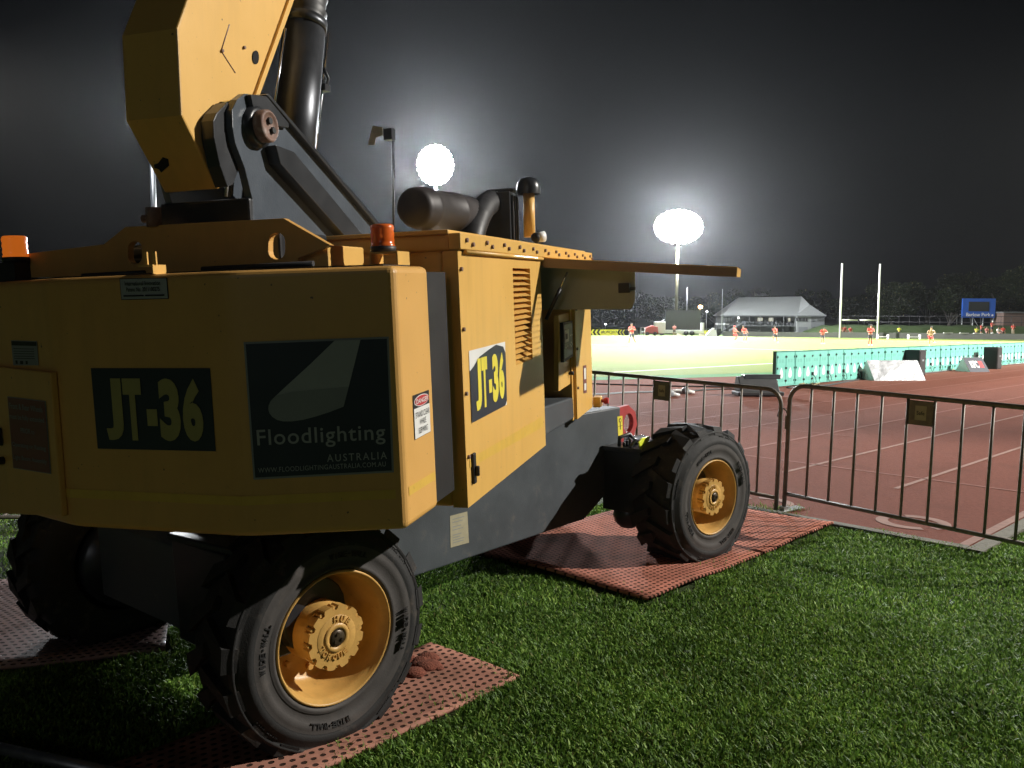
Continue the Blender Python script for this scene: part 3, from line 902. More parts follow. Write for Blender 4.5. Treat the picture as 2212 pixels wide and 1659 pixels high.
# lifting plate across the back and small bracket
PB = front(.16)
pl = [(60, 549), (200, 532), (231, 528), (277, 491), (617, 472), (718, 530), (647, 558), (648, 582), (60, 600)]
mb = holed(pl, [slotpx(603, 532, 18, 11), slotpx(298, 546, 15, 10)], PB, .03)
tb(mb, 'lifting_plate', YEL, bevel=.002)
mb = MB().prism([Lc(a, b, H + .002) for a, b in [(-.06, .05), (-.48, -.10), (-1.12, -.10), (-1.54, .04), (-1.54, .26), (-.06, .26)]], WX * .004)
tb(mb, 'bounce_cover', mat('black_bounce_cover', (.018, .017, .016), .85, var=.2, scale=30, bump=.3, bscale=90), counterweight)  # added dark sheet, keeps the lit top from bouncing onto the lifting plate
mb = MB(); a, b, c = co(hit(676, 552, PB)); abox(mb, a - .06, a + .045, .18, .45, H, c + .035); tb(mb, 'lug_block', YELC, bevel=.006)
mb = MB(); a, b, c = co(hit(318, 572, front(-.16)))
abox(mb, a - .035, a + .02, -.16, -.10, c - .005, c); abox(mb, a + .016, a + .02, -.16, -.10, H - .0, c - .005)
for da in (-.02, .012):
    abox(mb, a + da, a + da + .013, -.15, -.144, c, c + .04)
tb(mb, 'tab_bracket', YELC)
mb = MB()
mb.tube([Lc(-.72, .06, H + .016), Lc(-.3, .05, H + .018)], .009, 8); tb(mb, 'hydraulic_hose', RUBH); mb = MB(); mb.tube([Lc(-1.2, .05, H + .012), Lc(-.95, .06, H + .014)], .008, 8)
tb(mb, 'hydraulic_hose', RUBH)
mb = MB()
abox(mb, -.9, -1.5, .2, b0 + .6, H - .02, H + .07); abox(mb, -1.05, -1.35, .22, .5, H + .07, H + .12)
tb(mb, 'turntable_deck', BLK, bevel=.01)

# boom pivot bracket: two cheek plates, ribs, pin
PA = side(-.655)
out = [(521, 203), (554, 206.5), (610, 262), (707, 372), (800, 489), (792, 560), (539, 560), (537, 430), (521, 364.6), (500, 310), (494, 275), (493, 238), (504, 216)]
mb = holed(out, [], PA, .03)
cheek = tb(mb, 'cheek_plate', BRK, bevel=.003)
mb = holed([hit(x, y, PA) - VX * .33 for x, y in out], [], (PA[0] - VX * .33, VX), .03)
tb(mb, 'cheek_plate', BRK, bevel=.003)
mb = MB()
P = [hit(x, y, PA) for x, y in ((562, 316), (603, 331), (770, 525), (728, 525), (573, 357))]
mb.prism([q + VX * .014 for q in P], VX * .05)
P = [hit(x, y, PA) for x, y in ((554, 206.5), (560, 204), (806, 486), (800, 491))]
mb.prism([q - VX * .05 for q in P], VX * .09)
P = [hit(x, y, PA) for x, y in ((522, 206), (558, 210), (606, 268), (606, 278), (560, 272), (532, 252))]
mb.prism([q + VX * .014 for q in P], VX * .022)
tb(mb, 'stiffener_rib', BLK, cheek, bevel=.003)
pc = hit(543, 276, PA)
mb = MB(); mb.lathe([(.0, .075), (.035, .072), (.04, .06), (.04, 0)], pc, VX, 28); tb(mb, 'pin_boss', BLK, cheek)
mb = MB(); pc2 = pc + VX * .042
mb.lathe([(0, .056), (.03, .056), (.036, .050), (.036, .045), (.031, .043), (.031, 0)], pc2, VX, 28, 0)
for (i, j) in ((-.006, .016), (.012, -.014)):
    mb.tube([pc2 + VX * .03 + U * i + WX * j, pc2 + VX * .042 + U * i + WX * j], .012, 6, 1)
tb(mb, 'pivot_pin', [RUST, SBLK], cheek)
PL_ = side(-.69)
mb = holed([(478, 222), (500, 245), (512, 300), (505, 360), (490, 400), (478, 405), (462, 360), (449, 300), (447, 262), (455, 245)], [], PL_, .05)
tb(mb, 'boom_foot', BLK, bevel=.003)
mb = MB(); abox(mb, co(hit(345, 450, front(.24)))[0], co(hit(540, 450, front(.24)))[0], .24, .9, H - .02, co(hit(440, 433, front(.24)))[2]); tb(mb, 'pivot_base', BLK, bevel=.01)
mb = MB(); p = at(334, 490, 2.9); mb.tube([p, p + WX * .066], .026, 12); mb.tube([p + WX * .03 - VX * .045, p + WX * .03], .014, 10); tb(mb, 'slew_motor', RUST)

for i_, (x0_, x1_, x2_) in enumerate(((488, 492, 483), (494, 498, 490), (500, 503, 497))):
    mb = MB(); q_ = side(-.685 - .02 * i_)
    mb.tube([hit(x0_, 425, q_), hit(x1_, 380, q_), hit(x1_ + 3, 345, q_), hit(x2_, 310, q_)], .006, 8); tb(mb, 'hydraulic_hose', RUBH if i_ else STEEL)
# boom
PBM = side(-.72)
bo = [(604, -560), (826, -560), (549, 205), (520, 214), (484, 222), (455, 246), (447, 268), (452, 310), (476, 407), (470, 408), (392, 249), (383, 61)]
P = [hit(x, y, PBM) for x, y in bo]
Wb = .215
mb = MB().prism(P, -VX * Wb)
boom = tb(mb, 'boom', YELC, bevel=.006, seg=2)
mb = MB()
mb.prism([hit(x, y, PBM) + VX * .001 for x, y in ((820, -560), (832, -560), (555, 205), (546, 205))], VX * .012)
tb(mb, 'boom_flange', YELC, boom)
mb = MB()
mb.prism([q + VX * .002 for q in [hit(x, y, PBM) for x, y in ringpx(551, 124, 7, 15)]], VX * .0015, 0)
tb(mb, 'drain_hole', [HOLE], boom)
for x, y in ((478, 110), (526, 103)):
    p = hit(x, y, PBM); mb = MB(); mb.tube([p, p + VX * .008], .006, 6); tb(mb, 'bolt', RUST, boom)
mb = MB()
for q0, q1 in (((495, 53), (477, 110)), ((477, 110), (508, 158))):
    mb.tube([hit(*q0, PBM) + VX * .001, hit(*q1, PBM) + VX * .001], .0022, 5, 1)
tb(mb, 'weld_line', [HOLE, RUST], boom); mb = MB()
A1, A2 = hit(392, 249, PBM), hit(470, 408, PBM)
nl = (A2 - A1).cross(VX).normalized(); nl = nl if nl.dot(EYE - A1) > 0 else -nl
PLW = (A1, nl)
mb.prism([q + nl * .0015 for q in [hit(x, y, PLW) for x, y in [(352, 339), (364, 343), (366, 357), (356, 366), (349, 372), (344, 365), (334, 362), (333, 355), (342, 352)]]], nl * .001, 0)
tb(mb, 'access_hole', [HOLE], boom)
# lift cylinder
PC = side(-.84)
c1_, c2_ = hit(676, -160, PC), hit(624, 440, PC)
d = (c2_ - c1_).normalized()
k = (hit(664, 58, PC) - c1_).dot(d)
mb = MB(); mb.tube([c1_ + d * k, c2_], .092, 32)
mb.lathe([(k - .012, .084), (k - .012, .098), (k + .03, .098), (k + .03, .092)], c1_, d, 32)
cyl = tb(mb, 'lift_cylinder', mat('gloss_black_paint', (.09, .095, .105), .38, .85, var=.2, scale=6))
mb = MB(); prof = []
for i in range(26): prof.append((i * k / 26, .084 + .006 * (i % 2) + .004 * math.sin(i * 1.7)))
mb.lathe(prof, c1_, d, 24); tb(mb, 'cylinder_gaiter', RUBH, cyl)
mb = MB(); mb.tube([hit(617, 62, side(-.70)), hit(590, 246, side(-.70))], .004, 6); tb(mb, 'hydraulic_pipe', CHROME, cyl); mb = MB(); mb.tube([hit(711, 70, side(-.92)), hit(678, 345, side(-.92))], .007, 8)
tb(mb, 'hydraulic_pipe', CHROME, cyl); mb = MB(); p = hit(702, 190, side(-.9)); mb.box(p, (.03, .05, .03), BAX); mb.tube([p, p + U * .04 + WX * .05, p + WX * .09], .008, 8)
tb(mb, 'hose_fitting', BLK, cyl)

# things on the cabinet roof
S5 = side(-.5)
p1, p2 = hit(892, 448, S5), hit(1016, 464, S5)
rr = 46 / FPX * (p1 - EYE).dot(FWD)
ax = (p2 - p1); ln = ax.length; ax.normalize()
mb = MB(); mb.lathe([(0, 0), (0, rr * .8), (.03, rr * .95), (.1, rr), (.11, rr * 1.04), (.14, rr * 1.04), (.15, rr), (ln * .6, rr), (ln * .61, rr * 1.05), (ln * .64, rr * 1.05), (ln * .65, rr), (ln * .93, rr), (ln, rr * .8), (ln, 0)], p1, ax, 32)
mb.tube([p1 + ax * ln * .2 - WX * rr, p1 + ax * ln * .2 - WX * (rr + .06)], .03, 8); mb.tube([p1 + ax * ln * .75 - WX * rr, p1 + ax * ln * .75 - WX * (rr + .06)], .03, 8)
tb(mb, 'air_cleaner', mat('dull_brown_steel', (.035, .03, .03), .5, .2, var=.25, scale=10))
S4 = side(-.42)
pts = [hit(x, y, S4) for x, y in ((1018, 520), (1024, 495), (1034, 468), (1046, 447), (1062, 436), (1080, 436))]
PP = []; RR = []
for i in range(len(pts) - 1):
    for t in range(9):
        PP.append(pts[i].lerp(pts[i + 1], t / 9)); RR.append(.062 + .006 * ((i * 9 + t) % 2))
mb = MB(); mb.tube(PP, RR, 18); tb(mb, 'intake_hose', RUBH)
a, b, c = hs_(1088, 462, -.36)
mb = MB()
top = hs_(1088, 417, -.36)[2]
abox(mb, -.46, -.30, b - .07, b + .08, cf, top)
for k in (-.04, .005, .05):
    abox(mb, -.30, -.285, b + k - .012, b + k + .012, cf + .01, top - .02)
abox(mb, -.45, -.29, b - .03, b + .05, top, top + .02)
tb(mb, 'air_intake_housing', BLK, bevel=.02, seg=3)
S3 = side(-.22)
e1, e0 = hit(1142, 412, S3), hit(1144, 512, S3)
r_ = 12.5 / FPX * (e1 - EYE).dot(FWD)
mb = MB(); mb.tube([e0, e1], r_, 20); ex = tb(mb, 'exhaust_pipe', YELC)
mb = MB(); mb.lathe([(-.005, r_ * 2.05), (.03, r_ * 2.08), (.06, r_ * 1.9), (.085, r_ * 1.3), (.095, 0)], hit(1142, 418, S3), WX, 24); tb(mb, 'rain_cap', BLK, ex)
mb = MB(); p = hit(1158, 513, side(-.1)); mb.ball(p, .03, .03, .028); mb.tube([p, p + VX * .04 + U * .03 + WX * .005], [.026, .03], 12, 1); mb.tube([p, p - WX * .05], .012, 8)
tb(mb, 'work_lamp', [SBLK, WHITE])
mb = MB(); pm = side(-.9)
mb.tube([hit(848, 300, pm), hit(851, 520, pm)], .007, 8, 0)
mb.box(hit(841, 291, pm), (.05, .05, .06), BAX, 0)
mb.prism([hit(x, y, front(co(hit(841, 291, pm))[1])) for x, y in ((805, 271), (826, 275), (826, 292), (812, 296), (809, 313), (795, 313))], U * .006, 1)
tb(mb, 'sensor_mast', [BLK, SIGNG])

# chassis, axles
SO = wn_ - NC * .75
CPL = (SO, NC)
def Sc(s, z, o=0.0): return SO + SD * s + Z * z + NC * o
sE = (hit(1340, 900, CPL) - SO).dot(SD)
zT = hit(1340, 879, CPL).z
mb = MB().prism([Sc(-.22, .34), Sc(.2, .24), Sc(2.8, .27), Sc(sE - .15, .42), Sc(sE, .62), Sc(sE, zT), Sc(2.3, zT - .02), Sc(1.6, .88), Sc(-.1, .84), Sc(-.24, .7)], -NC * .72)
chassis = tb(mb, 'chassis', CHS, bevel=.01)
out = [Sc(sE - .02, zT - .01, -.05), Sc(sE + .17, zT - .0, -.05), Sc(sE + .27, zT - .06, -.05), Sc(sE + .30, zT - .16, -.05), Sc(sE + .24, zT - .27, -.05), Sc(sE - .02, zT - .34, -.05)]
hc = Sc(sE + .17, zT - .14, -.05)
mb = holed(out, [[hc + SD * .07 * math.cos(2 * math.pi * k / 20) + Z * .075 * math.sin(2 * math.pi * k / 20) for k in range(20)]], (Sc(sE, zT, -.05), NC), .04)
tb(mb, 'towing_lug', REDP, chassis, bevel=.004)
mb = sign_mesh([(1333, 900), (1344, 898), (1335, 942), (1345, 938)], CPL, [('rect', (0, 0, 1, 1), 0, 0), ('poly', ell(.5, .78, .25, .12, 14), 1, 1), ('poly', ell(.5, .78, .15, .07, 14), 0, 2), ('rect', (.44, .3, .56, .66), 1, 1), ('rect', (.05, .48, .95, .5), 1, 1)])
tb(mb, 'hook_label', [SIGNY, SBLK], chassis)
mb = sign_mesh([(971.7, 1114.5), (1009, 1104.6), (973, 1183), (1012.6, 1172)], CPL, [('rect', (0, 0, 1, 1), 0, 0)] + [('rect', (.12, y, x, y + .025), 1, 1) for y, x in ((.86, .8), (.76, .7), (.62, .6), (.52, .7), (.36, .6), (.28, .5), (.2, .75), (.12, .7))])
tb(mb, 'data_plate', [mat('plate_beige', (.42, .38, .26), .45, var=.1, scale=20), SIGNG2], chassis)
for s in (0, WB):
    mb = MB()
    mb.prism([Sc(s - .22, .30, -.02), Sc(s + .22, .30, -.02), Sc(s + .25, .74, -.02), Sc(s - .25, .74, -.02)], NC * .40)
    mb.prism([Sc(s - .17, .34, .38), Sc(s + .17, .34, .38), Sc(s + .17, .64, .38), Sc(s - .17, .64, .38)], NC * .18)
    mb.tube([Sc(s, .49, .2), Sc(s, .49, .62)], .15, 20)
    mb.tube([Sc(s - .1, .36, .12), Sc(s - .1, .22, .12)], .09, 14); mb.ball(Sc(s - .1, .26, .12), .11)
    mb.prism([Sc(s - .28, .74, .0), Sc(s + .28, .74, .0), Sc(s + .24, .74, .44), Sc(s - .24, .74, .44)], Z * .03)
    if s:
        mb.tube([Sc(s - .2, .77, .1), Sc(s - .2, .83, .1), Sc(s - .1, .85, .12), Sc(s - .05, .77, .16)], .016, 8)
        mb.tube([Sc(s - .22, .77, .2), Sc(s - .18, .82, .22), Sc(s - .08, .8, .2)], .013, 8)
        for k in range(4): mb.tube([Sc(s - .2 + .04 * k, .77, .14), Sc(s - .2 + .04 * k, .80 + .01 * k, .14)], .012, 6)
    tb(mb, 'axle', BLK, bevel=.008)
LPN = (Sc(0, 0, .31), NC)
mb = MB().prism([hit(x, y, LPN) for x, y in ((1384, 946), (1402, 942), (1397, 960), (1389, 977), (1381, 969), (1377, 956))], NC * .012)
tb(mb, 'lime_reflector', LIME, bevel=.004)
mb = MB()
for k in range(5):
    mb.tube([Sc(WB * .32, .34, -.2 - k * .02), Sc(WB * .05, .7 + k * .03, -.35)], .014, 6)
tb(mb, 'underbody_pipes', CHROME, chassis)

mb = MB(); mb.prism([Sc(.42, .17, -1.3), Sc(.42, .93, -1.3), Sc(.42, .93, -.05), Sc(.42, .17, -.05)], SD * .3); tb(mb, 'underbody_light_block', BLK, bevel=.01)  # added black box that stops light leaking under the body
mb = MB(); abox(mb, co(hit(480, 540, front(.3)))[0], co(hit(640, 540, front(.3)))[0], .2, b0 - .04, H, H + .14); tb(mb, 'bounce_blocker', BLK, bevel=.01)  # added black block behind the lifting plate, cuts bounce onto the cabinet
# wheels
def glyph3(ch, depth):
    P, F = glyphs(ch, .03)
    n = len(P)
    return P, F
def ring_text(mb, body, o, ax, X, Y, rad, size, a0, step, lift, mi, out=True):
    """raised lettering around a ring, each letter a small solid"""
    for i, ch in enumerate(body):
        if ch == ' ': continue
        P, F = glyphs(ch, .02)
        a = a0 - step * i if out else a0 + step * i
        er = X * math.cos(a) + Y * math.sin(a); et = X * math.sin(a) - Y * math.cos(a)
        if not out: er, et = -er, -et
        w = size * (.75 if ch not in 'I-' else .3); h = size if ch != '-' else size * .25
        base = V(o) + (er if out else -er) * rad + ax * lift
        dn = -size / 2 if ch != '-' else -h / 2
        n = len(P)
        pts = [base + et * (w * (p[0] - .5)) + er * (dn + h * p[1]) for p in P]
        edges = {}
        for f in F:
            for k in range(len(f)):
                e = (f[k], f[(k + 1) % len(f)]); r = (e[1], e[0])
                if r in edges: del edges[r]
                else: edges[e] = 1
        top = [q + ax * .005 for q in pts]
        mb.add(pts + top, [tuple(i_ + n for i_ in f) for f in F] + [(a_, b_, b_ + n, a_ + n) for a_, b_ in edges], mi)
SIDEW = mat('tyre_sidewall', (.056, .050, .047), .74, var=.2, scale=14, dirt=((.11, .092, .08), 8, .55, .5), bump=.08, bscale=160)
def make_wheel(name):
    w = empty(name, (0, 0, 0), 0, truck)
    ax, X, Y = V((1, 0, 0)), V((0, 1, 0)), V((0, 0, 1))
    O = V((0, 0, 0))
    mb = MB()
    mb.lathe([(-.03, .258), (-.002, .268), (.004, .282)], O, ax, 72, 1)
    mb.lathe([(.004, .282), (-.006, .29), (.010, .325), (.014, .352), (.006, .368)], O, ax, 72, 1)
    mb.lathe([(.006, .368), (.008, .374), (.008, .392), (.004, .40)], O, ax, 72, 0)
    mb.lathe([(.004, .40), (-.012, .425), (-.020, .443), (-.012, .450), (-.022, .458)], O, ax, 72, 0)
    mb.lathe([(-.022, .458), (-.05, .462), (-.33, .462), (-.37, .445), (-.40, .38), (-.385, .262)], O, ax, 72, 0)
    for sgn in (0, 1):
        for k in range(17):
            a = 2 * math.pi * (k + .5 * sgn) / 17
            q = []
            for (h, da) in ((-.012, 0), (-.012, .20), (-.21, -.06), (-.21, -.17)) if sgn == 0 else ((-.375, 0), (-.375, .20), (-.185, -.06), (-.185, -.17)):
                q.append((h, a + da))
            lo_ = [ax * h + (X * math.cos(t) + Y * math.sin(t)) * (.435 if abs(h + .19) > .1 else .458) for h, t in q]
            hi_ = [ax * (h + (-.022 if h > -.1 else .022 if h < -.3 else 0)) + (X * math.cos(t * .985 + a * .015) + Y * math.sin(t * .985 + a * .015)) * (.49 if abs(h + .19) > .1 else .496) for h, t in q]
            mb.add(lo_ + hi_, [(0, 1, 2, 3), (4, 5, 6, 7), (0, 1, 5, 4), (1, 2, 6, 5), (2, 3, 7, 6), (3, 0, 4, 7)], 0)
    for k in range(4):
        ring_text(mb, 'WIDE-WALL', O, ax, X, Y, .334, .026, 2 * math.pi * k / 4 + .45, .062, .0115, 0)
        ring_text(mb, 'WIDE-WALL', O, ax, X, Y, .418, .016, 2 * math.pi * k / 4 + 1.2, .036, -.012, 0)
    tyre = mb.build('tyre', [RUB, SIDEW], w)
    mb = MB()
    mb.lathe([(-.03, .262), (-.004, .262), (.002, .257), (-.004, .251), (-.018, .249), (-.024, .243), (-.05, .238), (-.17, .222), (-.195, .205), (-.2, .15), (-.2, .0)], O, ax, 64)
    for k in range(10):
        a = 2 * math.pi * k / 10
        c = (X * math.cos(a) + Y * math.sin(a)) * .165
        mb.tube([c - ax * .2, c - ax * .175], .013, 6)
    rim = mb.build('rim', [HUBY], w)
    mb = MB()
    mb.lathe([(-.2, .124), (-.07, .120), (-.065, .116), (-.05, .116)], O, ax, 48)
    P = []
    for k in range(12 * 8):
        a = 2 * math.pi * k / 96; t = (k % 8) / 8
        P.append((.126 if t < .55 else .110, a))
    P = [(X * math.cos(a) + Y * math.sin(a)) * r for r, a in P]
    mb.prism([p - ax * .05 for p in P], ax * .045)
    mb.lathe([(-.005, .058), (.001, .056), (.001, .038), (-.012, .034)], O, ax, 32)
    mb.lathe([(-.0042, .088), (-.0035, .087), (-.0035, .060)], O, ax, 48)
    for k in range(12):
        a = 2 * math.pi * (k + .76) / 12
        c = (X * math.cos(a) + Y * math.sin(a)) * .117
        mb.tube([c - ax * .05, c - ax * .012], .0075, 6)
    ring_text(mb, 'HUB', O, ax, X, Y, .074, .024, math.pi / 2 + .42, .42, -.004, 0)
    ring_text(mb, 'TORQUE', O, ax, X, Y, .074, .024, -math.pi / 2 - .86, .345, -.004, 0, False)
    hub = mb.build('hub', [HUBY], w)
    mb = MB(); mb.lathe([(-.01, .036), (.0, .034), (.006, .028), (.006, .0)], O, ax, 20, 0)
    for k in range(3):
        a = 2.1 * k; c = (X * math.cos(a) + Y * math.sin(a)) * .018
        mb.tube([c, c + ax * .012], .007, 6, 0)
    mb.build('hub_cap', [mat('greasy_steel', (.07, .05, .03), .35, .4, var=.4, scale=40)], w)
    mb = MB(); mb.lathe([(-.21, .0), (-.21, .2), (-.26, .235), (-.37, .235), (-.37, 0)], O, ax, 32); mb.build('dark_rim_back', [BLK], w)  # black drum added to darken the open back of the rim
    return w
wheel0 = make_wheel('wheel')
TYRE0 = [c for c in wheel0.children if c.name.startswith('tyre')][0].data.copy()
def place_wheel(w, s, spin, left=False, steer=0):
    zc = .43 if s == 0 else .452
    o_ = Sc(s, zc, .75) if not left else Sc(s, zc, -.72 - .52)
    ax = Matrix.Rotation(steer, 3, 'Z') @ (NC if not left else -NC)
    y = Z.cross(ax)
    rot = Matrix((ax, y, Z)).transposed().to_4x4()
    M_ = Matrix.Translation(o_ - MO) @ rot @ Matrix.Rotation(spin, 4, 'X')
    w.matrix_local = M_
    ty = [c for c in w.children if c.name.startswith('tyre')][0]      # the loaded tyre flattens and bulges where it stands
    ty.data = TYRE0.copy()
    for v in ty.data.vertices:
        if s == 0:
            r_ = math.hypot(v.co.y, v.co.z); f_ = 1 - .055 * max(0, min(1, (r_ - .28) / .17)); v.co.y *= f_; v.co.z *= f_
            if v.co.x < -.03: v.co.x = -.03 + (v.co.x + .03) * .8
        p = M_ @ v.co
        gap = p.z - .026
        if gap < .10:
            p += ax * (.03 * (max(0, .10 - gap) / .16) * (1 if v.co.x > -.19 else -1))
        p.z = max(p.z, .026)
        v.co = M_.inverted() @ p
place_wheel(wheel0, 0, R(-20), False, R(-4))
for s, sp, lf, stq in ((WB, R(14), False, R(-10)), (0, R(50), True, 0), (WB, R(130), True, 0)):
    w = dup(wheel0, truck)
    place_wheel(w, s, sp, lf, stq)
# red dirt scraped off against the near tyre
mb = MB(); g = gnd(905, 1447)
rd = random.Random(5)
for k in range(26):
    r_ = rd.uniform(.012, .045)
    mb.ball(g + V((rd.gauss(0, .065), rd.gauss(0, .045), .02 + r_ * .2)), r_ * 1.4, r_ * 1.2, r_ * .55, 8)
tag(mb.build('dirt_clump', mat('red_dirt', (.20, .06, .035), .95, var=.3, scale=60, bump=.6, bscale=140)), 'reddish dirt scraped into a low heap on the mat against the near tyre', 'dirt')
# bottle left on the axle
mb = MB(); p = Sc(WB - .02, .80, .14); d = (SD * .9 + NC * .35).normalized()
mb.lathe([(0, 0), (0, .03), (.02, .034), (.08, .032), (.09, .028), (.10, .033), (.16, .033), (.19, .02), (.205, .012), (.225, .012), (.225, 0)], p - d * .1, d, 16)
tag(mb.build('plastic_bottle', GLASSY), 'clear crumpled plastic bottle lying on the black axle beside the far wheel', 'bottle')

# ------------------------------------------------------------------ crowd barriers
def make_barrier(L, H_=1.12, bars=11, plate=None, lean=0):
    t = empty('crowd_barrier')
    r = .019
    mb = MB()
    c = .14
    pts = [V((0, 0, .03)), V((0, 0, H_ - c))]
    for k in range(1, 7):
        a = math.pi / 2 * k / 6; pts.append(V((c - c * math.cos(a), 0, H_ - c + c * math.sin(a))))
    m = [V((L - p.x, 0, p.z)) for p in pts][::-1]
    mb.tube(pts + m, r, 12)
    mb.tube([V((0, 0, .17)), V((L, 0, .17))], r * .9, 12)
    mb.build('frame', BARR, t)
    for k in range(bars):
        x = L * (k + 1) / (bars + 1)
        b = MB(); b.tube([V((x, 0, .17)), V((x, 0, H_))], .0115, 8); b.build('bar', BARR, t)
    if plate:
        x0, x1 = L * plate / (bars + 1), L * (plate + 1) / (bars + 1)
        b = MB(); b.box(((x0 + x1) / 2, 0, H_ - .12), (x1 - x0, .004, .19)); p = b.build('name_plate', BARR, t)
        b = MB(); xm = (x0 + x1) / 2
        b.box((xm, -.0035, H_ - .12), (.085, .002, .11), None, 0)
        b.text('Safe', V((xm, -.0052, H_ - .12)), V((1, 0, 0)), Z, (-.03, -.015, .03, .015), 1, .02)
        b.build('sticker', [mat('old_sticker', (.42, .38, .27), .6, var=.15, scale=20), SBLK], p)
    for x in (.0, L):
        b = MB(); b.prism([V((x - .03, -.26, .012)), V((x + .03, -.26, .012)), V((x + .045, .26, .012)), V((x - .045, .26, .012))], V((0, 0, .008)))
        b.box((x, 0, .035), (.05, .07, .04)); b.build('foot', STEEL, t)
    b = MB(); b.tube([V((-.005, 0, .86)), V((-.03, 0, .90)), V((-.06, 0, .92)), V((-.10, 0, .90)), V((-.11, 0, .84))], .007, 8); b.box((-.012, 0, .80), (.03, .03, .12)); b.build('coupling_hook', BARR, t)
    return t
bp = gnd(1693, 1107); bq = gnd(2212, 1100)
bd = at(2212, 858.7, 5.95) - at(1735, 828, 7.3); bd.z = 0; bd.normalize()
ba_ = math.atan2(bd.y, bd.x)
bar1 = make_barrier(2.45, 1.13, 11, 5)
bar1.location = bp; bar1.rotation_euler = (0, R(1.5), ba_)
tag(bar1, 'steel crowd barrier with bars standing on the track edge at the right', 'barrier', 'crowd barriers along the track')
bar2 = make_barrier(2.45, 1.13, 11, 5)
e2 = gnd(1676, 1104); d2 = at(1300, 806, 8.95) - at(1650, 826, 7.45); d2.z = 0; d2.normalize()
bar2.location = e2 + d2 * 2.45
bar2.rotation_euler = (0, R(1.2), math.atan2(-d2.y, -d2.x))
tag(bar2, 'steel crowd barrier standing behind the far wheel of the truck', 'barrier', 'crowd barriers along the track')
bar3 = make_barrier(2.3)
g0 = gnd(98, 1135)
bar3.location = gnd(-8, 1166) - V((1.55, -.15, 0)); bar3.rotation_euler = (R(-84), 0, R(5))
bar3.location.z = .05
tag(bar3, 'steel crowd barrier lying on the grass beyond the left side of the truck', 'barrier', 'crowd barriers along the track')
mb = MB(); p0, p1 = gnd(-120, 1590, .03), gnd(330, 1690, .03)
mb.tube([p0, p1], .022, 14); mb.tube([p1, p1 + (p1 - p0) * .2], .026, 14)
tag(mb.build('steel_pipe', STEEL), 'dull grey steel tube lying on dark grass in the bottom left corner', 'pipe')

# ------------------------------------------------------------------ LED perimeter boards seen from behind
TEAL = mat('teal_cabinet', (.135, .395, .335), .5, var=.05, scale=3)
TEALD = mat('teal_cabinet_edge', (.06, .19, .155), .5, var=.05)
LOGO = mat('logo_white', (.72, .80, .76), .5, var=.03)
def make_led():
    t = empty('led_board')
    w, h = 1.0, .92
    mb = MB(); mb.box((w / 2, .06, h / 2 + .02), (w - .008, .10, h)); mb.box((w / 2, .10, h / 2 + .02), (w - .004, .02, h + .02), None, 1)
    mb.box((w / 2, .055, h + .025), (w - .004, .12, .02), None, 1)
    mb.build('cabinet', [TEAL, TEALD], t)
    for i in (0, 1):
        x0, x1 = .03 + i * .48, .49 + i * .48
        mb = MB(); mb.box(((x0 + x1) / 2, .004, h / 2), (x1 - x0, .012, h - .12), None, 0)
        for zz_ in (.66, .69, .72, .14, .17, .20):
            for dx in (-.08, .06): mb.box(((x0 + x1) / 2 + dx, -.003, zz_), (.09, .004, .008), None, 1)
        for zz_ in (.16, .5, .8):
            mb.box((x0 + .018, -.008, zz_), (.025, .02, .05), None, 2); mb.box((x1 - .018, -.008, zz_), (.025, .02, .05), None, 2)
        d = mb.build('door', [TEAL, TEALD, SBLK], t)
        mb = MB(); cx = (x0 + x1) / 2
        dp = [(0, .16), (.03, .11), (.07, .04), (.09, -.02), (.085, -.08), (.05, -.115), (0, -.125), (-.05, -.115), (-.085, -.08), (-.09, -.02), (-.07, .04), (-.03, .11)]
        mb.add([V((cx + x, -.0035, .36 + z_)) for x, z_ in dp], [tuple(range(12))], 0)
        mb.text('IFX', V((cx, -.005, .33)), V((1, 0, 0)), Z, (-.06, -.035, .06, .045), 1, .02)
        mb.build('logo', [LOGO, GREYP], d)
    mb = MB()
    mb.box((.985, -.02, .30), (.06, .05, .09)); mb.tube([V((.98, -.03, .28)), V((1.04, -.08, .2)), V((1.12, -.07, .08)), V((1.02, -.06, .03)), V((.95, -.05, .12)), V((.97, -.04, .26))], .008, 6)
    mb.build('power_lead', SBLK, t)
    return t
led0 = make_led()
LP = gnd(1676, 838)
for k in range(25):
    o = led0 if k == 0 else dup(led0)
    p = LP + Q2 * (1.0 * k) + N2 * (.012 * math.sin(k * 2.1) - .004 * k)
    o.location = (p.x, p.y, .012)
    o.rotation_euler = (0, R(.4 * math.sin(k * 1.7)), QA)
    tag(o, ('teal rear of a pitchside LED board cabinet with two drop logos in the long row' if k else 'nearest teal LED board cabinet with its black end at the left of the row'), 'LED board', 'LED boards along the pitch')
mb = MB(); p = LP - Q2 * .06
mb.box(p + Z * .47 - N2 * .05, (.09, .13, .95), (Q2, N2, Z))
mb.build('end_cap', SBLK, led0, V((0, 0, 0)))
ec = led0.children[-1]
ec.matrix_parent_inverse = (Matrix.Translation(led0.location) @ Matrix.Rotation(QA, 4, 'Z')).inverted()
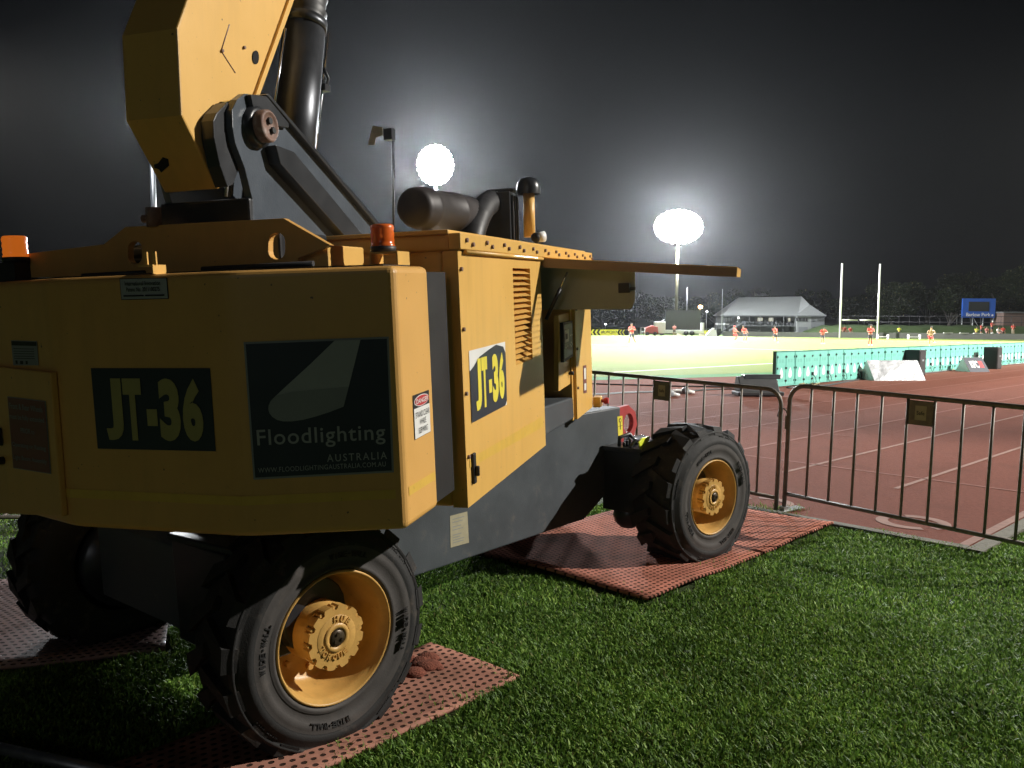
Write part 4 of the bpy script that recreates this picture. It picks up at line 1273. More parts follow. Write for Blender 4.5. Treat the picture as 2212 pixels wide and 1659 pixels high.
# speakers beside the boards
def speaker(px, py, hh, label):
    g = gnd(px, py)
    t = tag(empty('speaker_box', g, QA), label, 'speaker', 'black speakers by the boards')
    mb = MB(); mb.box((0, 0, hh / 2), (.55, .5, hh)); mb.build('cabinet', SBLK, t, bevel=.02)
    mb = MB(); mb.box((0, -.256, hh / 2), (.48, .012, hh - .1)); mb.box((0, -.264, hh * .6), (.14, .006, .06), None, 1); mb.build('grille', [RUBH, GREYP], t)
speaker(1975, 811, .86, 'black speaker cabinet behind the silver wedge sign')
speaker(2143, 797, .86, 'black speaker cabinet to the right of the dark wedge sign')
SILV = mat('silver_foil', (.62, .63, .66), .25, .75, var=.15, scale=3, bump=.6, bscale=4)
def wedge(pxl, L, a, py, hh, dep, name, mats, label, txt=None):
    p = gnd(pxl, py); a = R(a)
    t = tag(empty(name, p, a), label, 'sign')
    mb = MB(); mb.prism([V((0, 0, 0)), V((0, dep, 0)), V((0, dep * .55, hh))], V((L, 0, 0)))
    b = mb.build('body', mats[0], t)
    mb = MB(); n = V((0, -hh, dep * .55)).normalized(); Yd = V((0, dep * .55, hh))
    o = n * .006
    mb.add([o, o + V((L, 0, 0)), o + V((L, 0, 0)) + Yd, o + Yd], [(0, 1, 2, 3)], 0)
    if txt:
        for s, x0, x1, mi in txt:
            mb.text(s, o + n * .004, V((L, 0, 0)), Yd, (x0, .28, x1, .75), mi, .03)
    mb.build('face', mats[1:], t)
    return t
w1 = wedge(1889, 1.72, 10, 823, .60, .8, 'wedge_sign', [WHITE, SILV, WHITE], 'silver foil wedge sign lying on the track in front of the boards', [('Toyota', .30, .70, 1)] if 0 else None)
w2 = wedge(2096, .82, 12, 804, .52, .75, 'wedge_sign', [WHITE, mat('dark_sign_blue', (.012, .014, .03), .5, var=.05), WHITE, SRED], 'dark wedge sign with white and red letters and a white end', [('KFC', .20, .62, 1), ('III', .66, .85, 2)])
# black covered monitor box
g = gnd(1640, 856)
t = tag(empty('monitor_box', g, R(4)), 'black covered wedge monitor box on the track before the boards', 'monitor box')
mb = MB(); mb.prism([V((-.58, -.25, .03)), V((.50, -.25, .03)), V((.50, .25, .03)), V((-.58, .25, .03))], V((0, 0, .09)))
mb.prism([V((-.5, -.2, .12)), V((-.5, .32, .12)), V((-.5, .22, .46)), V((-.5, .05, .46))], V((.92, 0, 0)))
mb.build('housing', RUBH, t, bevel=.02)
mb = MB(); mb.prism([V((-.36, .0, .40)), V((-.36, .2, .40)), V((-.34, .24, .50)), V((-.34, .04, .50))], V((.86, 0, 0))); mb.build('cover', BLK, t, bevel=.01)
# cables and connectors
def cable(pts, r, label, m=RUBH):
    P = [gnd(x, y, .02) for x, y in pts]
    Q = []
    for i in range(len(P) - 1):
        for k in range(5): Q.append(P[i].lerp(P[i + 1], k / 5) + V((0, .03 * math.sin(i * 5 + k * 1.3), 0)))
    Q.append(P[-1])
    mb = MB(); mb.tube(Q, r, 8)
    tag(mb.build('power_cable', m), label, 'cable', 'cables across the track')
cable([(1270, 829), (1350, 831), (1450, 834), (1560, 836), (1640, 836)], .022, 'black cable running across the track to the monitor box')
cable([(1270, 853), (1320, 850), (1380, 847), (1424, 847)], .024, 'grey cable ending in a white connector on the track', GREYP)
cable([(1478, 846), (1520, 842), (1570, 840), (1600, 841)], .022, 'short black cable from the second connector to the monitor box')
cable([(1700, 838), (1790, 832), (1900, 812), (2000, 806), (2060, 799), (2130, 792), (2230, 783)], .03, 'long tangled cable lying along the foot of the boards')
mb = MB()
for (px, py) in ((1720, 832), (1735, 834), (1750, 831), (2030, 801), (2045, 800), (2060, 799)):
    g = gnd(px, py)
    mb.tube([g + V((.25 * math.cos(a), .2 * math.sin(a), .03 + .04 * math.sin(a * 3 + px))) for a in [k * .6 for k in range(12)]], .018, 6)
tag(mb.build('cable_coil', mat('dull_yellow_cable', (.28, .24, .12), .6, var=.4, scale=3)), 'loose coils of yellowish cable at the foot of the boards', 'cable')
def connector(px, py, label):
    g = gnd(px, py)
    t = tag(empty('cable_connector', g), label, 'connector', 'white cable connectors on the track')
    mb = MB(); mb.tube([V((-.28, 0, .05)), V((-.2, 0, .05)), V((-.1, 0, .06)), V((.1, 0, .06)), V((.2, -.02, .05)), V((.3, -.03, .05))], [.02, .05, .055, .055, .05, .02], 12); mb.build('body', WHITE, t)
    mb = MB(); mb.lathe([(0, 0), (0, .085), (.05, .085), (.05, 0)], (.06, -.09, .09), (0, -1, 0), 18); mb.build('socket_cap', GREYP, t)
connector(1440, 857, 'white cable connector on the track, nearer the truck')
connector(1473, 851, 'white cable connector on the track, nearer the monitor box')

# ------------------------------------------------------------------ goal posts
gl, gr_ = foot(1815, 114), foot(1896.5, 114.5)
a = math.atan2(gr_.y - gl.y, gr_.x - gl.x); gw = (gr_ - gl).length
GW = mat('white_post_paint', (.8, .8, .8), .4, var=.04, emit=0)
t = tag(empty('goal_posts', gl, a), 'tall white H shaped rugby goal posts on the far try line', 'goal posts')
for x in (0, gw):
    mb = MB(); mb.tube([V((x, 0, 0)), V((x, 0, 10.2))], .13, 12); mb.build('post', GW, t)
mb = MB(); mb.tube([V((.08, 0, 2.5)), V((gw * .455, 0, 2.5))], .09, 10); mb.tube([V((gw * .52, 0, 2.5)), V((gw - .08, 0, 2.5))], .09, 10)
mb.build('crossbar', GW, t)

# ------------------------------------------------------------------ far side: wall, boards, bank
GREYW = mat('grey_rendered_wall', (.10, .105, .10), .8, var=.1, scale=.6)
wp = [foot(1562, 126), foot(1800, 119), foot(2040, 113), foot(2500, 105)]
mb = MB()
for i in range(3):
    d = (wp[i + 1] - wp[i]).normalized(); s = V((-d.y, d.x, 0))
    mb.prism([wp[i], wp[i + 1], wp[i + 1] + s * .3, wp[i] + s * .3], Z * (.72 if i == 0 else .78))
tag(mb.build('perimeter_wall', GREYW), 'long low grey wall along the far edge of the field', 'wall')
for i, (px, d_) in enumerate(((2080 - 30, 112.6), (2085, 111.9), (2115, 111.5))):
    g = foot(px, d_) + V((0, .15, .78))
    mb = MB(); mb.box(g + Z * .03, (1.2, .28, .05)); tag(mb.build('seat_board', WHITE), ['white capping board on the far wall, leftmost of three', 'white capping board on the far wall, middle of three', 'white capping board on the far wall, rightmost of three'][i], 'board', 'white boards on the far wall')
# yellow hashtag boards
SY2 = mat('board_yellow', (.85, .80, .06), .5, var=.03)
def rl_board(p, q, h, label, text, chev):
    d = q - p; L = d.length
    t = tag(empty('advert_board', p, math.atan2(d.y, d.x)), label, 'advert board', 'yellow and black boards across the field')
    mb = MB(); mb.box((L / 2, .05, h / 2 + .05), (L, .08, h)); mb.box((L / 2, .05, .03), (L, .3, .04), None, 1); mb.build('panel', [SY2, SBLK], t)
    mb = MB(); o = V((0, .008, .05))
    if text: mb.text(text, o, V((L, 0, 0)), V((0, 0, h)), (.38, .22, .74, .80), 0, .03)
    for c in chev:
        w, k = .05, .06
        mb.add([o + V(((c + dx) * L, -.001, z_ * h)) for dx, z_ in ((k, 1), (k + w, 1), (k * .35 + w, .5), (k + w, 0), (k, 0), (k * .35, .5))], [(0, 1, 2, 5), (5, 2, 3, 4)], 0)
    if chev and chev[-1] > .85: mb.add([o + V((x * L, -.0008, z_ * h)) for x, z_ in ((.93, 0), (1, 0), (1, 1), (.93, 1))], [(0, 1, 2, 3)], 0)
    mb.build('lettering', [HOLE], t)
rl_board(foot(1262, 127.5), foot(1358, 127.5), .85, 'yellow board with black chevrons reading #RLWC2017 left of the runner', '#RLWC2017', (.08, .17, .26, .72, .79, .86))
mb = MB(); p = foot(1359, 127.6); q = foot(1379, 127.6); d = q - p
t = tag(empty('advert_board', p), 'black end board beside the white frame left of the screen truck', 'advert board', 'yellow and black boards across the field')
mb.box((d.x / 2, .05, .5), (d.x, .1, .85)); mb.build('panel', SBLK, t)
rl_board(foot(1522, 127.2), foot(1546, 127.2), .8, 'small yellow chevron board right of the screen truck', None, (.1, .3, .55, .75))
# white A-frame
t = tag(empty('white_frame', foot(1384.5, 126.5)), 'small white tubular frame standing left of the red stand', 'frame')
mb = MB(); mb.tube([V((0, 0, 0)), V((.02, 0, 1.25)), V((.6, 0, 1.25)), V((.62, 0, 0))], .04, 6); mb.tube([V((0, 0, .6)), V((.62, 0, .6))], .03, 6); mb.build('tubes', WHITE, t)
REDT = mat('red_tarpaulin', (.30, .035, .03), .6, var=.25, scale=2)
t = tag(empty('covered_cart', foot(1393, 127.2)), 'red tarpaulin covered cart left of the white truck cab', 'cart')
mb = MB(); mb.prism([V((0, 0, .35)), V((2.1, 0, .35)), V((2.0, 0, 1.35)), V((1.2, 0, 1.55)), V((.2, 0, 1.2))], V((0, 1.2, 0))); mb.build('cover', REDT, t, bevel=.05)
for x in (.4, 1.6):
    mb = MB(); mb.lathe([(0, 0), (0, .3), (.15, .3), (.15, 0)], (x, -.05, .3), (0, 1, 0), 14); mb.build('wheel', RUB, t)

# ------------------------------------------------------------------ mobile screen truck
TW = mat('truck_white', (.8, .8, .8), .4, var=.05)
SCR = mat('led_screen_off', (.03, .033, .032), .6, var=.15, scale=1.5)
t0 = foot(1417, 130); t1 = foot(1523, 130); L = (t1 - t0).length
st = tag(empty('screen_truck', t0, math.atan2((t1 - t0).y, (t1 - t0).x)), 'white truck carrying a tall dark video screen across the field', 'truck')
mb = MB(); k = L / 7.7
mb.box((.75, 1.0, 1.25), (1.5, 2.2, 1.85)); mb.build('cab', TW, st, bevel=.06)
mb = MB(); mb.box((L * .59, 1.2, .62), (L * .79, 2.1, .52)); mb.build('chassis', TW, st, bevel=.03)
mb = MB(); mb.box((L * .575, 1.2, 2.44), (L * .72, .5, 3.1)); mb.build('video_screen', SCR, st)
mb = MB(); mb.box((L * .975, 1.1, 1.45), (.22, 1.8, 1.2)); mb.build('tail_panel', TW, st)
for x in (.95, L * .62, L * .74):
    mb = MB(); mb.lathe([(0, 0), (0, .18), (.02, .18), (.02, .38), (.3, .38), (.3, 0)], (x, -.02, .38), (0, 1, 0), 18); mb.build('wheel', RUB, st)
mb = MB(); mb.tube([V((.9, 1, 2.15)), V((1.5, 1, 2.5))], .07, 8); mb.build('grab_arm', TW, st)
# utility cart, white cone stand
cg = foot(1563, 126.5)
t = tag(empty('utility_cart', cg), 'small dark utility cart with white canopy before the grandstand', 'cart')
mb = MB(); mb.box((0, .8, .55), (2.2, 1.1, .4)); mb.box((-.6, .8, .95), (.7, 1.0, .4)); mb.box((.7, .8, .85), (.5, 1, .3)); mb.build('body', BLK, t, bevel=.04)
mb = MB(); mb.box((0, .8, 1.85), (1.9, 1.2, .07)); mb.build('canopy', TW, t, bevel=.03)
mb = MB()
for x in (-.85, .85):
    for y in (.3, 1.3): mb.tube([V((x, y, .5)), V((x, y, 1.83))], .03, 6)
mb.build('roof_posts', SBLK, t)
for x in (-.75, .75):
    mb = MB(); mb.lathe([(0, 0), (0, .28), (.2, .28), (.2, 0)], (x, .15, .28), (0, 1, 0), 14); mb.build('wheel', RUB, t)
t = tag(empty('drinks_table', foot(1538, 125.5)), 'white cloth draped table with a white cooler on top', 'table')
mb = MB(); mb.prism([V((-1.0, -.3, 0)), V((.75, -.3, 0)), V((.75, .4, 0)), V((-1.0, .4, 0))], V((0, 0, .02)))
mb.add([V((-1.0, -.3, 0)), V((.75, -.3, 0)), V((.6, -.2, .95)), V((-.25, -.2, .95)), V((-1, .4, 0)), V((.75, .4, 0)), V((.6, .3, .95)), V((-.25, .3, .95))], [(0, 1, 2, 3), (4, 5, 6, 7), (0, 3, 7, 4), (1, 2, 6, 5), (3, 2, 6, 7)]); mb.build('cloth', WHITE, t)
mb = MB(); mb.box((.2, .05, 1.1), (.35, .35, .3)); mb.build('cooler', WHITE, t, bevel=.04)
for i, px in enumerate((1483.0, 1559)):
    g = foot(px, 132); mb = MB(); mb.tube([g, g + Z * (7.6 if i == 0 else 7.4)], .045, 8)
    tag(mb.build('flag_pole', STEEL), ['thin bare flag pole standing behind the screen truck', 'thin bare flag pole at the left end of the grandstand'][i], 'pole', 'bare flag poles')
for i, (px, w) in enumerate(((1463, .9), (1512, 1.0))):
    g = foot(px, 122); mb = MB(); mb.prism([g, g + V((w, .1, 0)), g + V((w * .85, .5, .5)), g + V((w * .1, .5, .5))], V((0, .5, 0)))
    tag(mb.build('ramp', mat('khaki_canvas', (.22, .21, .12), .7, var=.2, scale=1)), ['low khaki wedge pad in front of the truck trailer', 'low khaki wedge pad beside the chevron board'][i], 'pad', 'wedge pads by the far touchline')

# ------------------------------------------------------------------ grandstand
def D(px, py, d): return at(px, py, d)
GS = 148.0
gx0, gx1 = foot(1562, GS).x, foot(1792, GS - 4).x
GL = gx1 - gx0
gs = tag(empty('grandstand', (gx0, GS, 0), R(-3)), 'two storey pale grandstand with long grey hipped roof', 'grandstand')
SLAB = mat('stand_wall', (.10, .105, .108), .7, var=.08, scale=.8)
SLABL = mat('stand_light_panel', (.17, .175, .17), .7, var=.06, scale=.8)
ROOFM = mat('roof_sheeting', (.155, .16, .158), .5, var=.06, scale=1.5)
ev, rg = 3.45, 7.0
mb = MB()
a_, b_ = -.2, GL + .2
ridge0, ridge1 = GL * .20, GL * .845
mb.add([V((a_, -.6, ev)), V((GL * .74, -.6, ev)), V((ridge1, 4, rg)), V((ridge0, 4, rg - .25)), V((a_, 9, ev)), V((b_, 9, ev)), V((b_, -1.4, ev)), V((GL * .70, -1.4, ev)), V((GL * .86, -.2, rg - 1.6)), V((GL * .97, 4, rg - 2.2))],
       [(0, 1, 2, 3), (0, 3, 4), (3, 2, 5, 4), (7, 6, 8), (6, 5, 9), (8, 6, 9), (8, 9, 2), (2, 9, 5), (1, 7, 8, 2)])
rf = mb.build('roof', ROOFM, gs)
mb = MB(); mb.box((GL * .36, -.62, ev - .05), (GL * .74, .12, .22)); mb.box((GL * .85, -1.42, ev - .05), (GL * .31, .12, .2)); mb.build('fascia', SLAB, rf)
mb = MB(); mb.box((GL * .5, 7, 1.7), (GL, .3, 3.4)); mb.box((.25, 3.5, 1.7), (.3, 7, 3.4)); mb.box((GL * .4, 2.4, .95), (GL * .62, .3, 1.6)); mb.build('back_wall', SLAB, gs)
mb = MB(); mb.box((GL * .86, 1.2, 1.7), (GL * .27, 4.6, 3.4)); mb.build('end_block', SLABL, gs)
mb = MB(); mb.box((GL * .93, -1.12, 1.7), (GL * .14 - .1, .06, 3.3)); mb.build('side_wall', SLAB, gs)
for i, (x, z_, w, h) in enumerate(((.77, 2.75, .11, .55), (.885, 2.75, .03, .55), (.94, 2.75, .03, .55), (.975, 2.75, .03, .55), (.91, 1.3, .06, .35))):
    mb = MB(); mb.box((x * GL, -1.17, z_), (w * GL, .06, h), None, 0)
    for k in (-.33, 0, .33): mb.box((x * GL + k * w * GL, -1.21, z_), (.05, .04, h), None, 1)
    mb.build('window', [HOLE, SLABL], gs)
mb = MB(); mb.box((.785 * GL, -1.17, .75), (.09 * GL, .06, 1.45)); mb.build('door', SLAB, gs)
mb = MB(); mb.box((GL * .40, .3, 1.62), (GL * .60, 2.2, .16)); mb.build('upper_deck', SLAB, gs)
LITW = mat('lit_clubroom_window', (.95, .9, .75), .5, var=0, emit=.5)
for i, (x, w) in enumerate(((.155, .04), (.30, .02), (.345, .05), (.455, .045), (.505, .015), (.64, .025), (.69, .02))):
    mb = MB(); mb.box((x * GL + 1, 2.22, 2.75), (w * GL, .05, .62)); mb.build('lit_window', LITW if i in (2, 3, 5, 6) else SLABL, gs)
for k in range(6):
    mb = MB(); x = GL * (.14 + .115 * k); mb.tube([V((x, -.5, 0)), V((x, -.5, ev))], .06, 8); mb.build('column', SLAB, gs)
mb = MB()
mb.tube([V((GL * .12, -.75, 2.25)), V((GL * .70, -.75, 2.25))], .035, 6)
for k in range(40): x = GL * (.12 + .58 * k / 39); mb.tube([V((x, -.75, 1.7)), V((x, -.75, 2.25))], .018, 4)
mb.build('balustrade', SLAB, gs)
mb = MB()
mb.prism([V((-.1, -1.4, .1)), V((.3, -1.4, .1)), V((3.1, -1.4, 2.0)), V((2.7, -1.4, 2.0))], V((0, 1.1, 0)))
mb.tube([V((.0, -1.42, .9)), V((2.8, -1.42, 2.8))], .05, 6); mb.tube([V((.0, -1.42, .5)), V((2.8, -1.42, 2.4))], .03, 6)
mb.build('staircase', SLAB, gs)
mb = MB()
for k in range(5): mb.box((.25 + .28 * k, -.3, 2.7), (.05, .08, .75), None, 0)
mb.box((.8, .0, 2.7), (1.5, .06, .9), None, 1); mb.build('end_railing', [SLABL, SBLK], gs)
mb = MB(); rs = random.Random(3)
for k in range(26):
    x = GL * rs.uniform(.2, .72); z_ = 2.25; r = rs.uniform(.10, .13)
    mb.ball((x, rs.uniform(.2, 1.2), z_ + rs.uniform(-.05, .35)), r, r, r * 1.2, 8); 
    mb.ball((x, rs.uniform(.2, 1.2), z_ - .25), .22, .16, .35, 8)
mb.build('seated_spectators', mat('dark_clothing', (.05, .05, .055), .8, var=.6, scale=2), gs)['kind'] = 'stuff'
lp = MB(); lp.ball((2.45, -1.0, 3.0), .16); lp.build('stair_lamp', mat('stair_lamp_glow', (1, .98, .9), .5, var=0, emit=7), gs)

# ------------------------------------------------------------------ scoreboard
g0, g1 = foot(2078, 150), foot(2149, 150)
sw_ = (g1 - g0).length
sb = tag(empty('scoreboard', g0, math.atan2((g1 - g0).y, (g1 - g0).x)), 'blue scoreboard with dark screen reading Barlow Park on tall legs', 'scoreboard')
BLUE = mat('scoreboard_blue', (.035, .12, .48), .5, var=.05, scale=1)
zb, zt = D(2110, 686, 150).z, D(2110, 645, 150).z
mb = MB(); mb.box((sw_ / 2, .2, (zb + zt) / 2), (sw_, .3, zt - zb)); mb.build('panel', BLUE, sb)
hh = zt - zb
mb = MB(); mb.box((sw_ * .49, .03, zb + hh * .58), (sw_ * .62, .06, hh * .50)); mb.build('screen', SCR, sb)
mb = MB(); mb.text('Barlow Park', V((0, .04, zb)), V((sw_, 0, 0)), V((0, 0, hh)), (.12, .05, .86, .25), 0, .02)
mb.box((sw_ * .92, .04, zb + hh * .12), (sw_ * .05, .02, hh * .1), None, 0); mb.build('lettering', WHITE, sb)
for x in (.02, .34, .66, .97):
    mb = MB(); mb.tube([V((sw_ * x, .25, 0)), V((sw_ * x, .25, zb + .3))], .09, 8); mb.build('leg', STEEL, sb)
mb = MB(); mb.tube([V((sw_ * .36, .3, zb)), V((sw_ * .64, .3, .6))], .05, 6); mb.tube([V((-.4, .2, zb + .5)), V((0, .2, zb + .6))], .05, 6); mb.build('brace', STEEL, sb)

# ------------------------------------------------------------------ bank, fence, trees behind
BANK = grass_mat('bank_grass', (.02, .034, .010), (.035, .055, .018), scale=1.2)
bk = []
mb = MB()
nx = 40
for i in range(nx + 1):
    px = 1790 + (2560 - 1790) * i / nx
    d_ = 131 - 14 * i / nx
    g = foot(px, d_)
    h = 1.55 + .12 * math.sin(i * 1.3) + .1 * math.sin(i * 2.9)
    if i < 3: h *= i / 3
    mb_ = [g + Z * .02, g + V((0, 2.5, h)), g + V((0, 14, h + .3)), g + V((0, 18, 0.02))]
    bk += mb_
mb.add(bk, [(i * 4 + k, (i + 1) * 4 + k, (i + 1) * 4 + k + 1, i * 4 + k + 1) for i in range(nx) for k in range(3)], 0, True)
struct(mb.build('grass_bank', BANK))
f = tag(empty('chain_fence', foot(1810, 150)), 'dark post and rail fence along the top of the bank', 'fence')
for k in range(30):
    px = 1810 + 22 * k; g = foot(px, 143 - .5 * k) - foot(1810, 150)
    mb = MB(); mb.tube([g + Z * 1.4, g + Z * 3.4], .04, 6); mb.build('post', SBLK, f)
mb = MB(); A_, B_ = foot(1810, 143) - foot(1810, 150), foot(1810 + 22 * 29, 143 - 14.5) - foot(1810, 150)
for z_ in (3.38, 2.4): mb.tube([A_ + Z * z_, B_ + Z * z_], .04, 6)
mb.build('rail', SBLK, f)
BARK = mat('tree_bark', (.075, .065, .055), .85, var=.3, scale=3, bump=.5, bscale=12)
LEAF = blade_material('tree_leaf', (.012, .02, .008), (.022, .034, .013), (.035, .05, .02), .85)
LEAF2 = blade_material('pale_tree_leaf', (.02, .028, .014), (.035, .046, .022), (.055, .07, .035), .85)
def tree(px, dist, h, w, label, leaf=LEAF, n=2600, seed=1, trunk=None, lean=0):
    r = np.random.default_rng(seed); rr_ = random.Random(seed)
    g = foot(px, dist)
    t = tag(empty('tree', g), label, 'tree', 'trees behind the far side of the field')
    mb = MB()
    th = trunk or h * .3
    mb.tube([V((0, 0, 0)), V((lean * .2, 0, th * .5)), V((lean * .5, 0, th)), V((lean, .2, h * .62))], [.38, .30, .24, .10], 9)
    blobs = []
    for k in range(8):
        a = 2 * math.pi * k / 8 + rr_.uniform(-.4, .4)
        q = V((lean + math.cos(a) * w * rr_.uniform(.22, .42), math.sin(a) * w * .3, h * rr_.uniform(.42, .85)))
        mb.tube([V((lean * .4, 0, th * rr_.uniform(.7, 1.0))), V((lean * .6, 0, th)).lerp(q, .5) + V((0, 0, .3)), q], [.16, .10, .04], 6)
        blobs.append(q)
    mb.build('trunk', BARK, t)
    for k in range(9):
        blobs.append(V((lean + rr_.uniform(-.36, .36) * w, rr_.uniform(-.3, .3) * w, h * rr_.uniform(.5, .9))))
    blobs.append(V((lean, 0, h * .88)))
    B = np.array([tuple(b) for b in blobs]); R_ = r.uniform(.10, .19, len(B)) * w
    idx = r.integers(0, len(B), n)
    dv = r.normal(0, 1, (n, 3)); dv /= np.linalg.norm(dv, axis=1)[:, None]
    rad = R_[idx] * r.uniform(.35, 1.05, n) ** .6
    c = B[idx] + dv * rad[:, None] * np.array([1.15, 1, .75])
    s = r.uniform(.14, .30, n)
    e1 = r.normal(0, 1, (n, 3)); e1 /= np.linalg.norm(e1, axis=1)[:, None]
    e2_ = np.cross(e1, r.normal(0, 1, (n, 3))); e2_ /= np.linalg.norm(e2_, axis=1)[:, None]
    P = np.stack([c - e1 * s[:, None], c + e2_ * s[:, None] * .5, c + e1 * s[:, None], c - e2_ * s[:, None] * .5], 1)
    me = bpy.data.meshes.new('crown'); me.vertices.add(n * 4); me.vertices.foreach_set('co', P.reshape(-1))
    me.loops.add(n * 4); me.loops.foreach_set('vertex_index', np.arange(n * 4, dtype=np.int32))
    me.polygons.add(n); me.polygons.foreach_set('loop_start', (np.arange(n) * 4).astype(np.int32))
    me.update(calc_edges=True); me.validate(); me.materials.append(leaf)
    o = bpy.data.objects.new('crown', me); col.objects.link(o); o.parent = t
TR = [(1835, 168, 7.6, 8, 'low dark tree just right of the grandstand roof'), (1925, 160, 10.2, 11, 'broad rounded tree right of the goal posts with a forked pale trunk'),
      (1995, 172, 10.0, 10, 'rounded tree between the goal posts and the scoreboard'), (2045, 156, 9.6, 9, 'tree with a leaning pale trunk left of the scoreboard'),
      (2100, 176, 13.6, 13, 'tall open crowned tree rising behind the scoreboard'), (2165, 165, 11.8, 11, 'dense tree just right of the scoreboard'),
      (2225, 158, 14.5, 12, 'tallest tree at the right edge of the photo'), (2310, 170, 12, 13, 'dark tree beyond the right edge of the frame'),
      (1880, 178, 8.5, 10, 'dim tree seen between the goal posts')]
for i, (px, d_, h, w, lb) in enumerate(TR):
    tree(px, d_, h, w, lb, LEAF2 if i in (1, 4) else LEAF, 11000, 20 + i, None, (-.8, .4, 1.6, 1.4, -.5, .3, .6, 0, .5)[i])
for i, (px, d_, h, w) in enumerate(((1300, 190, 7, 14), (1370, 200, 8.5, 15), (1460, 195, 8, 14), (1545, 205, 9, 14), (1640, 210, 10.5, 16), (1735, 205, 10.5, 15))):
    tree(px, d_, h, w, ['far dark tree behind the yellow hashtag board', 'far dark tree behind the running player at the left', 'far dark tree behind the screen truck', 'far dark tree left of the grandstand', 'far dark tree behind the grandstand roof ridge', 'far dark tree behind the right end of the grandstand'][i], LEAF, 7000, 50 + i)
# brick clubhouse at the right edge
bg = foot(2165, 148)
t = tag(empty('brick_shed', bg), 'small brown brick shed behind the bank at the right edge', 'shed')
mb = MB(); mb.box((3.2, 2, 2.1), (6.0, 4, 4.2)); mb.build('wall', mat('dull_brick', (.16, .105, .085), .85, var=.2, scale=3), t)
mb = MB(); mb.box((3.2, 2, 4.3), (6.5, 4.6, .2)); mb.build('roof', ROOFM, t)

# ------------------------------------------------------------------ floodlight towers in view
LAMPG = mat('lamp_glow', (1.0, .985, .95), .5, var=0, emit=70)
def tower(px, py, dist, rings, pitch, sq, power, label, mastm, mr=.16):
    top = at(px, py, dist)
    base = V((top.x, top.y, 0))
    t = tag(empty('floodlight_tower', base), label, 'floodlight tower', 'lit floodlight towers')
    mb = MB(); mb.tube([V((0, .5, 0)), V((0, .5, top.z))], [mr * 1.3, mr], 12); mb.build('mast', mastm, t)
    mb = MB()
    spots = [(0, 0)] + [(pitch * k * math.cos(2 * math.pi * (i + .5 * (k % 2)) / (6 * k)), pitch * k * sq * math.sin(2 * math.pi * (i + .5 * (k % 2)) / (6 * k))) for k in range(1, rings + 1) for i in range(6 * k)]
    for k in range(1, rings + 1):
        mb.tube([V((pitch * k * .98 * math.cos(a_), .35, top.z + pitch * k * .98 * sq * math.sin(a_))) for a_ in [math.pi * i_ / 12 for i_ in range(25)]], .05, 6)
    mb.box((0, .45, top.z), (.12, .1, 2 * rings * pitch * sq)); mb.box((0, .42, top.z), (2 * rings * pitch, .1, .12))
    mb.build('lamp_frame', STEEL, t)
    aim = (EYE - top).normalized(); aim.z = 0; aim.normalize()
    aim = (aim + V((0, 0, -.25))).normalized()
    if 1:
        for (sx, sz) in spots:
            p = V((sx, .1, top.z + sz))
            edge = math.hypot(sx, sz / sq) > pitch * (rings - .5)
            mb = MB(); r = pitch * (.36 if edge else .58)
            mb.lathe([(-.25, r * .4), (0, r), (.02, r)], p, aim, 16, 0)
            mb.lathe([(.012, r * .96), (.05, r * .6), (.065, 0)], p, aim, 16, 1)
            mb.build('lamp', [STEEL, LAMPG], t)
    b = bulb('tower_light', (top.x, top.y - 1.3, top.z), power, 1.6)
    return t
YM = mat('mast_dull_paint', (.10, .085, .05), .6, var=.1)
tower(940, 356, 62, 4, .32, 1.1, 1.1e5, 'brightest white floodlight tower close behind the truck', STEEL, .11)
tower(1466, 490, 135, 4, .92, .68, 2.6e5, 'white floodlight tower on a tall thin mast beyond the field', YM, .22)
tower(318, 252, 42, 2, .36, 1.0, .5e4, 'floodlight tower hidden behind the yellow boom with only its mast showing', BLK, .13)
# street lamps far off
SODIUM = mat('sodium_lamp_glow', (1, .55, .2), .5, var=0, emit=25)
COOL = mat('cool_lamp_glow', (.9, .95, 1), .5, var=0, emit=14)
for i, (px, py, d_, r, m_, lb) in enumerate(((1513, 663, 160, .42, SODIUM, 'orange street lamp glowing above the screen truck'), (1772 - 2, 599 + 0, 0, 0, None, ''), (2071, 644, 158, .26, SODIUM, 'orange street lamp glowing left of the scoreboard'), (1527, 673, 158, .16, COOL, 'white street lamp right of the screen truck'), (1308, 700, 175, .16, COOL, 'small white lamp low above the hashtag board'), (1765 + 105, 651, 185, .1, COOL, 'tiny white lamp between the goal posts'))):
    if not d_: continue
    p = at(px, py, d_)
    t = tag(empty('street_lamp', (p.x, p.y, 0)), lb, 'street lamp', 'street lamps beyond the field')
    mb = MB(); mb.tube([V((0, .3, 0)), V((0, .3, p.z))], .06, 6); mb.build('post', STEEL, t)
    mb = MB(); mb.ball((0, 0, p.z), r, r * .8, r * .8, 12); mb.build('lamp_head', m_, t)
for i, px in enumerate((1998, 1975, 1957)):
    pass
for i, (px0, px1) in enumerate(((1858 - 2, 1901 + 3), (1948 + 31, 2031))):
    pass
for i, (pa, pb) in enumerate((((3100 + 850 * .4213) * .5486, (3100 + 955 * .4213) * .5486), ((3100 + 1140 * .4213) * .5486, (3100 + 1255 * .4213) * .5486))):
    p, q = foot(pa, 108), foot(pb, 108)
    t = tag(empty('training_bench', p, math.atan2((q - p).y, (q - p).x)), ['white low bench at the foot of the right goal post', 'white low bench between the goal posts and the bare chested player'][i], 'bench', 'low white benches by the goal line')
    L = (q - p).length
    mb = MB(); mb.box((L / 2, .2, .3), (L, .35, .06)); mb.build('seat', WHITE, t)
    for x in (.05, L - .05):
        mb = MB(); mb.box((x, .2, .3), (.12, .4, .6)); mb.build('leg', WHITE, t)

